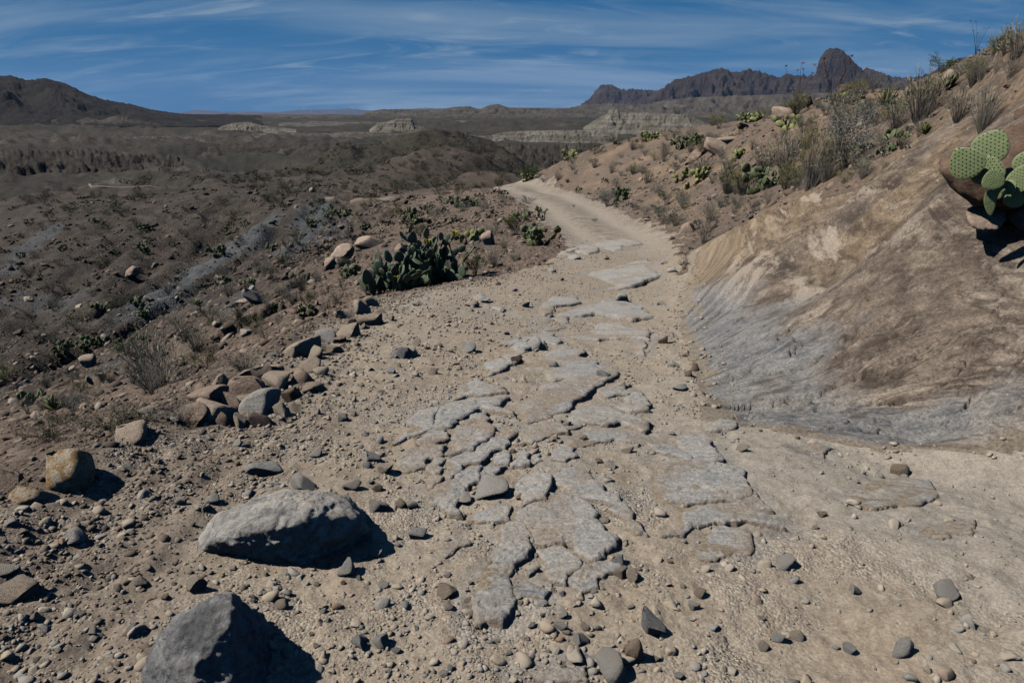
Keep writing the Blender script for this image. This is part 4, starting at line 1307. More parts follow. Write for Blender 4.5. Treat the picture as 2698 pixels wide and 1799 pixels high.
def stone(name, px, py, w, h, mat, label, cat='rock', group=None, rot=None, seed=None, bury=0.34, hitp=None, depth=None, tilt=0.25):
    p = hit(px, py + h * 0.35) if hitp is None else hitp
    if p is None:
        return None
    d = math.sqrt(p[0] ** 2 + p[1] ** 2 + (CAM_H - p[2]) ** 2)
    u = K / FPX * d
    r = np.random.default_rng(int(px * 7 + py * 13) if seed is None else seed)
    W, Hh = w * u, max(h, 4) * u * 1.06
    o = bpy.data.objects.new(name, stone_mesh(mat, int(r.integers(14)), name != 'stone'))
    COL.objects.link(o)
    o.scale = (W * 0.52, W * (depth or r.uniform(0.36, 0.52)), Hh * 0.60)
    o.rotation_euler = (r.normal(0, tilt), r.normal(0, tilt), r.uniform(-0.6, 0.6) + (math.pi if r.random() < .5 else 0) if rot is None else rot)
    o.location = (p[0], p[1], p[2] + Hh * (0.5 - bury))
    STONE_R.append((p[0], p[1], W * 0.55))
    return tag(o, label, cat, group)


G, T, Bn, Pl, Oc, Dk = MS_GREY, MS_TAN, MS_BROWN, MS_PALE, MS_OCHRE, MS_DARK
for a in [
    (1493, 1420, 66, 78, G, 'pale grey upright stone with a shadow on its right near bottom centre', 'stone'),
    (1458, 1490, 40, 62, Bn, 'dark reddish pointed stone between the upright stone and the dark oval one', 'stone'),
    (1405, 1528, 82, 62, G, 'dark blue-grey oval stone lying at the bottom centre edge', 'stone'),
    (876, 1463, 46, 38, G, 'grey round stone in the rubble right of the wedge boulder', 'stone'),
    (850, 1048, 46, 32, G, 'smooth grey oval stone, upper one of the row left of the ledges', 'stone'),
    (886, 1075, 42, 30, T, 'tan rounded stone just below the smooth grey oval one', 'stone'),
    (868, 1157, 56, 30, Pl, 'flat pale stone lying above the shadow of the long boulder', 'stone'),
    (864, 1118, 28, 22, T, 'small tan stone between the flat pale stone and the oval ones', 'stone'),
    (615, 1068, 86, 46, G, 'grey flat-topped rock half buried above the long pale boulder', 'rock'),
    (695, 1108, 62, 38, G, 'grey pitted rock between the flat-topped rock and the long boulder', 'rock'),
    (490, 1145, 34, 26, G, 'small grey stone alone on the dust left of the pitted rock', 'stone'),
    (52, 1348, 78, 50, T, 'grey-brown rounded rock near the left edge of the dirt', 'rock'),
    (20, 1308, 42, 24, G, 'dark grey stone above the rounded rock at the left edge', 'stone'),
    (142, 1072, 104, 84, Oc, 'cream boulder with rust-orange stains on the left rim', 'boulder'),
    (72, 1130, 84, 34, Oc, 'ochre flat rock below the rust-stained boulder', 'rock'),
    (22, 1100, 56, 54, Bn, 'reddish brown slab leaning at the left edge below the rim', 'rock'),
    (608, 922, 84, 64, Pl, 'chalk white boulder in the rock pile on the left rim', 'boulder'),
    (285, 995, 84, 30, Bn, 'low brown rock on the rim between bush and rock pile', 'rock'),
    (2170, 1350, 48, 34, G, 'dark grey hollow stone on the smooth gravel at right', 'stone'),
    (2066, 1482, 46, 42, Pl, 'pinkish white stone on the gravel near the lower right corner', 'stone'),
    (1948, 1487, 28, 24, G, 'grey lumpy stone left of the pinkish white one', 'stone'),
    (1825, 1456, 32, 24, T, 'tan stone, right one of the pair on the lower right gravel', 'stone'),
    (1787, 1462, 34, 22, G, 'grey stone, left one of the pair on the lower right gravel', 'stone'),
    (1756, 1480, 28, 24, T, 'tan stone just below the pair on the lower right gravel', 'stone'),
    (1592, 1386, 26, 26, G, 'grey stone alone right of the upright stone', 'stone'),
    (2060, 1076, 42, 30, T, 'tan stone at the foot of the bare rock slope', 'stone'),
    (1806, 1288, 50, 34, G, 'long blue-grey stone sunk in the gravel below the ledges', 'stone'),
    (1886, 1178, 22, 14, T, 'small tan stone on the smooth wheel track', 'stone'),
    (1456, 1318, 50, 32, T, 'tan flat stone above the upright stone', 'stone'),
    (1372, 1277, 28, 20, G, 'round grey stone lying on the tip of the central slab', 'stone'),
    (960, 1222, 42, 34, G, 'dark grey stone with black shadow right of the long boulder', 'stone'),
    (1022, 1348, 52, 40, T, 'tan block stone below the dark grey stone in the rubble', 'stone'),
    (802, 1300, 46, 40, G, 'dark grey angular stone touching the long boulder', 'stone'),
    (452, 1340, 42, 36, T, 'tan angular stone leaning by the top of the wedge boulder', 'stone'),
    (668, 1262, 22, 36, T, 'thin tan stone on end below the long boulder', 'stone'),
    (740, 1285, 44, 26, T, 'tan bar-shaped stone in front of the long boulder', 'stone'),
    (1080, 798, 36, 22, G, 'blue-grey stone alone on the dust left of the upper ledges', 'stone'),
    (993, 849, 28, 26, T, 'pale tan stone below the blue-grey stone', 'stone'),
    (918, 808, 52, 30, G, 'grey arched rock half sunk beside the left rubble', 'rock'),
    (945, 806, 34, 30, Pl, 'pale leaning stone against the grey arched rock', 'stone'),
    (1550, 835, 44, 16, G, 'flat grey stone by the foot of the rock slope', 'stone'),
    (1560, 888, 34, 18, G, 'layered grey stone in the dust between ledges and rock slope', 'stone'),
    (1704, 1028, 34, 16, T, 'flat tan stone in the dust below the foot of the slope', 'stone'),
    (206, 830, 32, 30, T, 'tan round boulder alone in the ravine', 'boulder'),
    (714, 437, 15, 13, T, 'pinkish block on the crest beyond the ravine', 'rock'),
    (1124, 548, 32, 38, Bn, 'reddish brown upright rock behind the big prickly pear', 'rock'),
    (1832, 236, 58, 46, Dk, 'dark brown boulder on the skyline, left one of two', 'boulder'),
    (1948, 213, 56, 44, Dk, 'brown boulder with cactus at its foot on the skyline', 'boulder'),
    (1796, 262, 50, 24, Bn, 'low brown rock left of the skyline boulder', 'rock'),
    (1645, 343, 62, 28, Bn, 'brown angular rock, upper of two on the mid hillside', 'rock'),
    (1596, 358, 60, 24, Bn, 'brown flat rock, lower of two on the mid hillside', 'rock'),
    (1712, 288, 34, 24, Bn, 'brown rock among bushes near the skyline', 'rock'),
    (1672, 322, 50, 22, T, 'tan ledge rock right of the angular rock on the mid hillside', 'rock'),
    (785, 580, 60, 46, Bn, 'dark brown jutting rock on the slope left of the big prickly pear', 'rock'),
    (845, 555, 66, 34, Bn, 'pale brown slab rock above the jutting rock', 'rock'),
    (755, 605, 44, 36, Bn, 'broken brown rock below the jutting rock', 'rock'),
    (583, 676, 46, 34, Pl, 'whitish broken rock on the far edge of the left slope', 'rock'),
    (552, 692, 40, 22, Bn, 'brown rock beside the whitish one on the far edge', 'rock'),
    (1265, 620, 26, 14, G, 'flat grey stone on the trail beside the big prickly pear', 'stone'),
    (1112, 688, 34, 16, G, 'grey angular stone right of the big prickly pear', 'stone'),
    (1142, 648, 22, 16, T, 'tan stone at the tip of the prickly pear shadow', 'stone'),
    (1208, 698, 24, 18, T, 'tan stone alone on the dust beyond the shadow', 'stone'),
    (1120, 1118, 92, 46, MS_GREY, 'grey brick-shaped block lying tilted among the ledges', 'rock'),
    (1385, 860, 34, 36, MS_GREY, 'dark block at the right end of the upper ledge', 'rock'),
    (1525, 779, 26, 26, MS_DARK, 'black-sided stone against the foot of the rock slope', 'stone'),
    (1222, 790, 48, 34, MS_GREY, 'dark-sided block on the left upper ledge', 'rock'),
    (1180, 826, 36, 20, MS_DARK, 'dark broken block below the left upper ledge', 'rock'),
    (2292, 150, 22, 40, Bn, 'brown rock standing in the grass on the upper right', 'rock'),
]:
    stone(a[6].replace(' ', '_'), *a[:5], a[5], a[6])

# rock piles on the left rim
def pile_label(items, i, what):
    px, py, w, h, mt = items[i]
    xs_, ys_, ws_ = [q[0] for q in items], [q[1] for q in items], [q[2] for q in items]
    fx, fy = (px - min(xs_)) / (max(xs_) - min(xs_)), (py - min(ys_)) / (max(ys_) - min(ys_))
    col = ('left end', 'left of centre', 'right of centre', 'right end')[min(3, int(fx * 4))]
    row = ('top', 'middle height', 'foot')[min(2, int(fy * 3))]
    sz = 'largest' if w == max(ws_) else ('big' if w > 58 else ('middling' if w > 44 else 'small'))
    return '%s %s %s, %s, %s' % (sz, TONE[mt.name], what, col, row)


TONE = {'grey_stone': 'grey', 'tan_stone': 'tan', 'pale_stone': 'whitish', 'brown_stone': 'brown'}
PILE1 = [
    (558, 880, 108, 56, Bn), (490, 942, 96, 62, Bn), (532, 918, 62, 50, Bn), (590, 852, 60, 46, Bn), (640, 872, 74, 46, T), (668, 905, 58, 44, Bn), (702, 862, 60, 46, Bn), (722, 884, 62, 30, T),
    (600, 962, 62, 32, Bn), (560, 966, 48, 40, T), (446, 950, 62, 56, Bn), (478, 908, 92, 36, Bn), (648, 940, 50, 30, T), (520, 960, 44, 34, Bn), (570, 925, 34, 26, T), (630, 845, 44, 30, Bn), (682, 935, 40, 24, T), (505, 885, 60, 26, Bn)]
for i, (px, py, w, h, mt) in enumerate(PILE1):
    stone('rock', px, py, w, h, mt, pile_label(PILE1, i, 'block of the rim rock pile'), 'rock', 'blocks of the rock pile on the left rim', tilt=0.5)
PILE2 = [
    (690, 800, 92, 50, T), (748, 770, 46, 38, Pl), (708, 836, 56, 38, T), (742, 792, 42, 34, T), (806, 756, 46, 46, T), (796, 716, 50, 34, Bn), (832, 706, 42, 38, T), (815, 736, 28, 26, T), (852, 730, 62, 36, T),
    (722, 810, 52, 38, T), (766, 800, 36, 24, T), (780, 775, 30, 26, Bn), (850, 692, 40, 24, T), (870, 712, 34, 22, Bn)]
for i, (px, py, w, h, mt) in enumerate(PILE2):
    stone('rock', px, py, w, h, mt, pile_label(PILE2, i, 'rock in the rim row below the cactus'), 'rock', 'rocks lining the left rim above the pile', tilt=0.4)

# loose stones of the trail, each one its own
LANDMARK = [('beside the wedge boulder', 560, 1480), ('below the long pale boulder', 690, 1330), ('above the long pale boulder', 640, 1120), ('left of the long pale boulder', 330, 1250), ('under the rust-stained boulder', 170, 1140),
            ('at the foot of the rock pile', 640, 980), ('below the big prickly pear', 930, 720), ('right of the big prickly pear', 1180, 650), ('around the upper ledges', 1250, 760), ('around the middle ledges', 1200, 960),
            ('left of the middle ledges', 900, 980), ('beside the central slab', 1240, 1200), ('below the central slab', 1250, 1420), ('around the right-hand ledges', 1620, 1130), ('along the foot of the rock slope', 1580, 860),
            ('near the upright stone', 1480, 1400), ('in the left bottom corner', 120, 1480), ('on the smooth gravel at right', 2080, 1330), ('in the lower right corner', 1900, 1500), ('where the trail bends away', 1420, 560), ('at the bottom centre edge', 1050, 1530), ('right of the long pale boulder', 930, 1250), ('by the row of oval stones', 820, 1080)]
LAND2 = [('on the ravine side', 300, 620), ('near the jutting rock', 800, 600), ('near the whitish broken rock', 600, 700), ('behind the big prickly pear', 1050, 520), ('left of the far bend', 1150, 460), ('below the rock pile', 330, 920), ('left of the line of rim rocks', 560, 780),
         ('right of the far bend', 1350, 420), ('around the mid hillside rocks', 1620, 370), ('near the skyline boulders', 1850, 280), ('beside the silver bush', 1900, 420), ('at the upper right', 2200, 230), ('above the foot of the hillside', 1600, 500)]
TONE = {'grey_stone': 'grey', 'tan_stone': 'tan', 'pale_stone': 'whitish', 'brown_stone': 'brown'}


def stone_label(px, py, w, mt, lands):
    l = min(lands, key=lambda q: (q[1] - px) ** 2 + (1.5 * (q[2] - py)) ** 2)[0]
    sz = 'small' if w < 19 else ('medium-sized' if w < 27 else 'larger')
    return '%s %s loose stone %s' % (sz, TONE[mt.name], l), 'loose stones ' + l


r_ = np.random.default_rng(77)
cnt, tries = 0, 0
while cnt < 220 and tries < 6000:
    tries += 1
    px, py = r_.uniform(0, 2352), 560 + 1008 * r_.uniform(0, 1) ** 0.8
    p = hit(px, py, 40)
    if p is None:
        continue
    dl, dr = p[0] - float(XL(p[1])), float(XR(p[1])) - p[0]
    if dr < 0.05 or dl < -0.5:
        continue
    c = dl / max(dl + dr, .5)
    dens = 0.75 if dl < 0.4 else (0.75 if c < 0.45 else 0.45)
    if p[1] < 3.6 and p[0] > 0.75:
        dens = 0.07
    if p[1] < 3.0 and -1.0 < p[0] < 0.3:
        dens = 0.9
    if r_.random() > dens:
        continue
    if any((p[0] - a) ** 2 + (p[1] - b) ** 2 < (0.8 * q) ** 2 for a, b, q in STONE_R):
        continue
    w = min(14 + 8 * r_.pareto(2.0), 42) * r_.uniform(0.85, 1.15)
    mt = [G, T, Pl, Bn][r_.choice(4, p=[.42, .42, .13, .03])]
    zn = stone_label(px, py, w, mt, LANDMARK)
    if stone('stone', px, py, w, w * r_.uniform(.5, .8), mt, zn[0], 'stone', zn[1], seed=tries, hitp=p, tilt=.4):
        cnt += 1
# brown stones on the slope at left and on the hillside at right
cnt = 0
while cnt < 80:
    if r_.random() < 0.62:
        px, py = r_.uniform(0, 1320), r_.uniform(480, 1000)
    else:
        px, py = r_.uniform(1250, 2352), r_.uniform(180, 620)
    p = hit(px, py, 60)
    if p is None or p[1] > 46:
        continue
    dl, dr = p[0] - float(XL(p[1])), float(XR(p[1])) - p[0]
    if (dl > -0.2 and dr > -0.2) or float(grid_val(M_SLAB, p[0], p[1])) > 0.3:
        continue
    w = min(10 + 8 * r_.pareto(2.0), 40)
    mt = [T, Bn, G][r_.choice(3, p=[.35, .5, .15])]
    zn = stone_label(px, py, w * 1.4, mt, LAND2)
    stone('rock', px, py, w, w * r_.uniform(.5, .8), mt, zn[0].replace('loose stone', 'rock'), 'rock', zn[1].replace('loose stones', 'rocks'), seed=1000 + cnt, hitp=p, tilt=.4)
    cnt += 1

# ------------------------------------------------------------------ gravel: everything smaller, as one stuff object per ground
def gravel(name, n, fn, rmin, rmax, pxmin, smax, parent_mat, seed, alpha=2.0, sub=1):
    r = np.random.default_rng(seed)
    t = r.uniform(-0.93, 0.93, n)
    rad = np.exp(r.uniform(math.log(rmin), math.log(rmax), n))
    x, y = rad * np.sin(t), rad * np.cos(t)
    keep = r.random(n) < fn(x, y, rad)
    x, y, rad = x[keep], y[keep], rad[keep]
    n = len(x)
    s = np.minimum(pxmin / FPX * np.hypot(rad, 1.6) * r.uniform(0.02, 1, n) ** (-1 / alpha), smax)
    z = ground_z(x, y)
    base = [stone_shape(900 + i, sub, 9, 0.28, 0.75, 0.0) for i in range(10)]
    base = [(V / np.abs(V).max(0), F) for V, F in base]
    which = r.integers(0, 10, n)
    Vs, Fs, Cs, off = [], [], [], 0
    for b in range(10):
        id_ = np.where(which == b)[0]
        if not len(id_):
            continue
        V, F = base[b]
        a1, a2 = r.uniform(0, 2 * np.pi, len(id_)), r.normal(0, 0.5, len(id_))
        sc = np.stack([s[id_] * r.uniform(.5, .75, len(id_)), s[id_] * r.uniform(.38, .6, len(id_)), s[id_] * r.uniform(.26, .48, len(id_))], 1)
        W = V[None] * sc[:, None]
        ca, sa = np.cos(a2)[:, None], np.sin(a2)[:, None]
        W = np.stack([W[..., 0] * ca + W[..., 2] * sa, W[..., 1], -W[..., 0] * sa + W[..., 2] * ca], -1)
        ca, sa = np.cos(a1)[:, None], np.sin(a1)[:, None]
        W = np.stack([W[..., 0] * ca - W[..., 1] * sa, W[..., 0] * sa + W[..., 1] * ca, W[..., 2]], -1)
        W = W + np.stack([x[id_], y[id_], z[id_] + 0.05 * s[id_]], 1)[:, None]
        Vs.append(W.reshape(-1, 3))
        Fs.append((F[None] + (off + np.arange(len(id_)) * len(V))[:, None, None]).reshape(-1, 3))
        Cs.append(np.repeat(r.random(len(id_)), len(V)))
        off += len(id_) * len(V)
    me = make_mesh(name, np.concatenate(Vs), np.concatenate(Fs), False)
    fattr(me, 'tone', np.concatenate(Cs))
    return tag(obj(name, me, parent_mat), kind='stuff')


def mat_gravel(name, stops):
    m = NM(name)
    P = m.coord()
    c = m.ramp(m.attr('tone'), stops)
    c = m.mix(m.rng(m.noise(P, 60, 4, 0.6), 0.4, 0.7), m.mix(0.15, c, (0.1, 0.085, 0.07)), c)
    return m.done(c, m.bump(m.noise(P, 120, 4, 0.7), 0.5, 0.004), 0.9)


MG_TRAIL = mat_gravel('trail_gravel', [(0, (0.17, 0.165, 0.16)), (0.12, (0.28, 0.27, 0.25)), (0.4, (0.35, 0.30, 0.235)), (0.7, (0.38, 0.31, 0.23)), (0.9, (0.45, 0.40, 0.33)), (1, (0.24, 0.16, 0.11))])
MG_RIM = mat_gravel('rim_gravel', [(0, (0.075, 0.07, 0.067)), (0.25, (0.125, 0.10, 0.078)), (0.5, (0.175, 0.138, 0.105)), (0.75, (0.225, 0.18, 0.137)), (0.92, (0.28, 0.245, 0.205)), (1, (0.15, 0.10, 0.07))])  # brown gravel, tones lowered to paint in the vignette on the left
MG_SLOPE = mat_gravel('slope_gravel', [(0, (0.08, 0.062, 0.05)), (0.35, (0.135, 0.098, 0.075)), (0.65, (0.195, 0.14, 0.103)), (0.88, (0.26, 0.20, 0.155)), (1, (0.33, 0.285, 0.24))])


def in_slabs(x, y):
    o = np.zeros(len(x), bool)
    for poly in SLAB_POLYS:
        lo, hi = poly.min(0), poly.max(0)
        k = np.where((x > lo[0]) & (x < hi[0]) & (y > lo[1]) & (y < hi[1]))[0]
        if len(k):
            o[k] |= poly_sd(x[k], y[k], poly) > 0.01
    return o


def f_trail(x, y, r):
    dl, dr = x - XL(y), XR(y) - x
    c = dl / np.maximum(dl + dr, .5)
    d = np.where((dl > 0.1) & (dr > -0.02), 0.34, 0.0)
    cl = sst(-0.15, 0.35, fbm(x * 1.2, y * 1.2, 4, 401))
    d = d * (0.25 + 1.3 * cl)
    d = d * np.where(c < 0.5, 1.6, 1.0)
    d = np.where((y < 4.2) & (x > 0.5 + 0.25 * (y - 2)), d * 0.3, d)
    return d * np.where(in_slabs(x, y), 0.12, 1.0)


def f_rim(x, y, r):
    dl = x - XL(y)
    return np.exp(-((dl - 0.25) / 0.62) ** 2) * sst(16, 11, y) * (0.45 + 0.6 * sst(-.3, .3, fbm(x * 1.5, y * 1.5, 3, 403)))


def f_slope(x, y, r):
    dl, dr = x - XL(y), XR(y) - x
    road, slab = grid_val(M_ROAD, x, y), grid_val(M_SLAB, x, y)
    return np.where((road < .4) & (slab < .4), 0.55, 0.0) * (0.3 + sst(-.2, .3, fbm(x / 2, y / 2, 3, 405)))


gravel('trail_gravel', 110000, f_trail, 1.5, 30, 1.6, 0.035, MG_TRAIL, 1, 2.0, 1)
def f_cobble(x, y, r):
    dl, dr = x - XL(y), XR(y) - x
    c = dl / np.maximum(dl + dr, .5)
    d = np.where((dl > 0.1) & (dr > 0.05), 1.0, 0.0) * sst(0.75, 0.25, c) * sst(-0.1, 0.3, fbm(x * 0.9, y * 0.9, 4, 407) + 0.12)
    d = d + 0.5 * sst(0.0, 0.3, fbm(x * 1.6, y * 1.6, 3, 409)) * np.where((dl > .1) & (dr > .05), 1, 0) * sst(0.9, 0.6, c)
    return d * np.where(in_slabs(x, y), 0.05, 1.0)


gravel('trail_cobbles', 4200, f_cobble, 1.5, 22, 4.2, 0.06, MG_TRAIL, 5, 1.7, 2)
gravel('rim_gravel', 76000, f_rim, 1.5, 15, 1.8, 0.042, MG_RIM, 2, 2.0, 1)
gravel('slope_gravel', 62000, f_slope, 3.0, 46, 1.5, 0.26, MG_SLOPE, 3, 1.7, 1)


def f_foot(x, y, r):
    up = x - XR(y)
    d = np.exp(-((up - 0.05) / 0.22) ** 2) * np.where((y > 2.6) & (y < 15), 1.0, 0.0)
    d = d + 0.10 * np.where((up > 0.1) & (y < 14) & (y > 3), 1.0, 0.0) * sst(0.1, 0.35, fbm(x * 1.3, y * 1.3, 3, 413))
    return d * (0.2 + 1.1 * sst(-.1, .35, fbm(x * 1.8, y * 1.8, 3, 415)))


gravel('slope_foot_rubble', 14000, f_foot, 2.6, 15, 2.0, 0.06, MG_TRAIL, 7, 1.8, 1)


def f_ravine(x, y, r):
    return np.where((x - XL(y) < -5) & (grid_val(M_ROAD, x, y) < .2), 0.8, 0.0) * (0.25 + sst(-.2, .3, fbm(x / 5, y / 5, 3, 411)))


MG_RAVINE = mat_gravel('ravine_debris', [(0, (0.03, 0.026, 0.023)), (0.4, (0.06, 0.048, 0.040)), (0.75, (0.10, 0.078, 0.063)), (0.93, (0.17, 0.135, 0.108)), (1, (0.24, 0.20, 0.165))])
gravel('ravine_debris', 26000, f_ravine, 24, 80, 1.3, 0.6, MG_RAVINE, 6, 2.0, 1)
# ------------------------------------------------------------------ plant materials
def mat_leaf(name, a, b, scale=6.0, rough=0.7, trans=0.0):
    m = NM(name)
    r = m.new('ShaderNodeObjectInfo').outputs['Random']
    n = m.noise(m.coord(), scale, 3, 0.6)
    f = m.ma('ADD', m.rng(n, 0.3, 0.7), m.ma('MULTIPLY', m.ma('SUBTRACT', r, 0.5), 0.7))
    c = m.mix(m.rng(f, 0, 1), a, b)
    return m.done(c, None, rough)


ML_SAGE = mat_leaf('sage_leaf', (0.125, 0.132, 0.105), (0.235, 0.24, 0.195))
ML_SILVER = mat_leaf('silver_leaf', (0.20, 0.205, 0.185), (0.42, 0.42, 0.385), 9)
ML_CREO = mat_leaf('creosote_leaf', (0.040, 0.052, 0.018), (0.085, 0.098, 0.032))
ML_GREEN = mat_leaf('green_leaf', (0.055, 0.085, 0.022), (0.115, 0.155, 0.042))
ML_YEL = mat_leaf('yellow_green_leaf', (0.165, 0.165, 0.055), (0.28, 0.26, 0.10))
ML_DARK = mat_leaf('dark_leaf', (0.030, 0.034, 0.018), (0.070, 0.068, 0.035))
ML_STRAW = mat_leaf('straw', (0.25, 0.225, 0.15), (0.42, 0.38, 0.27))
ML_TWIG = mat_leaf('grey_twig', (0.12, 0.108, 0.093), (0.23, 0.21, 0.18))
ML_WOOD = mat_leaf('dark_twig', (0.045, 0.037, 0.030), (0.095, 0.08, 0.064))
ML_AGAVE = mat_leaf('agave_leaf', (0.12, 0.14, 0.045), (0.22, 0.225, 0.085))


def mat_pad(name, a, b, dots):
    m = NM(name)
    r = m.new('ShaderNodeObjectInfo').outputs['Random']
    P = m.coord()
    n = m.noise(P, 3.0, 4, 0.6)
    f = m.ma('ADD', m.rng(n, 0.3, 0.7), m.ma('MULTIPLY', m.ma('SUBTRACT', r, 0.5), 0.8))
    c = m.mix(m.rng(f, 0, 1), a, b)
    if dots:
        sp = m.new('ShaderNodeSeparateXYZ'); m.l.new(P, sp.inputs[0])
        cb = m.new('ShaderNodeCombineXYZ'); m.l.new(sp.outputs[0], cb.inputs[0]); m.l.new(sp.outputs[2], cb.inputs[1])
        v = m.vor(cb.outputs[0], 9.0, rand=0.35)
        c = m.mix(m.rng(v, 0.16, 0.24, 0.75, 0), c, (0.075, 0.05, 0.03))
        nrm = m.bump(m.rng(v, 0.1, 0.4, 0, 1), 0.4, 0.02)
    else:
        nrm = m.bump(m.noise(P, 5.0, 3), 0.25, 0.02)
    m.b.inputs['Specular IOR Level'].default_value = 0.35
    return m.done(c, nrm, 0.55)


MP_BIG = mat_pad('pad_blue_green', (0.080, 0.115, 0.072), (0.135, 0.175, 0.115), True)
MP_HERO = mat_pad('pad_green', (0.17, 0.22, 0.095), (0.225, 0.275, 0.13), False)
MP_YEL = mat_pad('pad_yellow_green', (0.20, 0.22, 0.075), (0.30, 0.31, 0.12), False)
MP_DULL = mat_pad('pad_dull_green', (0.085, 0.11, 0.05), (0.15, 0.17, 0.085), False)
MP_SPINE = mat_leaf('spine_tuft', (0.035, 0.024, 0.015), (0.075, 0.05, 0.03), 30)
MP_FLOWER = mat_leaf('yellow_petal', (0.62, 0.46, 0.02), (0.75, 0.6, 0.05), 5)


# ------------------------------------------------------------------ plant shapes (numpy collectors)
class MB:
    def __init__(s):
        s.V, s.T, s.M, s.n = [], [], [], 0

    def add(s, V, T, mi=0):
        V = np.asarray(V, float)
        T = np.asarray(T)
        s.V.append(V); s.T.append(T + s.n); s.M.append(np.full(len(T), mi)); s.n += len(V)

    def tube(s, pts, r0, r1, mi=0, k=3):
        pts = np.asarray(pts, float)
        m = len(pts)
        d = np.gradient(pts, axis=0)
        d /= np.linalg.norm(d, axis=1)[:, None] + 1e-9
        a = np.cross(d, [0.31, 0.87, 0.21]); a /= np.linalg.norm(a, axis=1)[:, None] + 1e-9
        b = np.cross(d, a)
        r = np.linspace(r0, r1, m)[:, None]
        V = np.concatenate([pts + r * (math.cos(2 * math.pi * j / k) * a + math.sin(2 * math.pi * j / k) * b) for j in range(k)])
        T = []
        for j in range(k):
            j2 = (j + 1) % k
            for i in range(m - 1):
                p, q, u, v = j * m + i, j * m + i + 1, j2 * m + i, j2 * m + i + 1
                T += [(p, u, q), (u, v, q)]
        s.add(V, T, mi)

    def leaves(s, P, N, size, mi=0, rg=None, asp=2.0):
        """diamond leaves at P growing along N"""
        rg = rg or np.random.default_rng(0)
        P, N = np.asarray(P, float), np.asarray(N, float)
        n = len(P)
        N = N / (np.linalg.norm(N, axis=1)[:, None] + 1e-9)
        q = rg.normal(size=(n, 3))
        S = np.cross(N, q); S /= np.linalg.norm(S, axis=1)[:, None] + 1e-9
        sz = np.asarray(size) * np.ones(n)
        L, W = N * sz[:, None], S * (sz / asp / 2)[:, None]
        V = np.stack([P, P + L * .5 + W, P + L, P + L * .5 - W], 1).reshape(-1, 3)
        i = np.arange(n)[:, None] * 4
        s.add(V, np.concatenate([i + [[0, 1, 2]], i + [[0, 2, 3]]]), mi)

    def mesh(s, name, mats, smooth=False):
        me = make_mesh(name, np.concatenate(s.V), np.concatenate(s.T), smooth)
        for m in mats:
            me.materials.append(m)
        if len(mats) > 1:
            me.polygons.foreach_set('material_index', np.concatenate(s.M).astype(np.int32))
        return me


def bush(seed, nstem=16, spread=0.85, hgt=1.0, nleaf=900, leaf=0.045, upright=0.5, asp=2.2, stemr=0.010, shell=0.55, twigs=4):
    """a shrub 1 unit high and about 2*spread wide: (stems, leaves)"""
    r = np.random.default_rng(seed)
    st, lv = MB(), MB()
    tips = []
    for k in range(nstem):
        az = r.uniform(0, 2 * math.pi)
        out = spread * math.sqrt(r.uniform(0.02, 1))
        top = hgt * (1 - 0.55 * (out / spread) ** 2 * (1 - upright)) * r.uniform(0.65, 1.05)
        b0 = np.array([r.normal(0, .06), r.normal(0, .06), -0.05])
        e = np.array([math.cos(az) * out, math.sin(az) * out, top])
        t = np.linspace(0, 1, 6)[:, None]
        pts = b0 + (e - b0) * t + np.array([0, 0, 1]) * (0.22 * hgt * (t - t * t)) + r.normal(0, 0.03, (6, 3)) * t
        st.tube(pts, stemr, stemr * 0.35)
        for j in range(twigs):
            i = r.integers(2, 6)
            p = pts[i]
            q = p + np.array([math.cos(az), math.sin(az), .8]) * r.uniform(.08, .28) + r.normal(0, .12, 3)
            q[2] = max(q[2], 0.04)
            st.tube([p, (p + q) / 2 + r.normal(0, .015, 3), q], stemr * 0.5, stemr * 0.2)
            tips.append((p, q))
        tips.append((pts[3], pts[5]))
    tips = np.array(tips)
    id_ = r.integers(0, len(tips), nleaf)
    f = r.uniform(1 - shell, 1.08, nleaf)[:, None]
    P = tips[id_, 0] * (1 - f) + tips[id_, 1] * f + r.normal(0, 0.030, (nleaf, 3))
    P[:, 2] = np.maximum(P[:, 2], 0.02)
    N = r.normal(size=(nleaf, 3)) + np.array([0, 0, .6]) + P * [0.8, 0.8, 0.2]
    lv.leaves(P, N, leaf * r.uniform(.6, 1.35, nleaf), 0, r, asp)
    return st, lv


def wisp(seed, n=120, spread=0.45, droop=0.12, r0=0.006):
    """clump of fine upright stems"""
    r = np.random.default_rng(seed)
    st, lv = MB(), MB()
    P, N = [], []
    for k in range(n):
        az, o = r.uniform(0, 2 * math.pi), spread * math.sqrt(r.random())
        b = np.array([math.cos(az), math.sin(az), 0]) * o * 0.35 + np.array([0, 0, -.04])
        h = r.uniform(0.45, 1.0) * (1 - 0.3 * (o / spread))
        e = np.array([math.cos(az) * o * 1.3, math.sin(az) * o * 1.3, h]) + r.normal(0, .05, 3)
        m = (b + e) / 2 + np.array([0, 0, droop * h]) + r.normal(0, .02, 3)
        st.tube([b, m, e], r0, r0 * 0.4)
        for j in range(5):
            f = r.uniform(.25, 1)
            p = m * (1 - f) + e * f
            P.append(p); N.append(e - b + r.normal(0, .25, 3))
    lv.leaves(P, N, r.uniform(.06, .16, len(P)), 0, r, 9)
    return st, lv


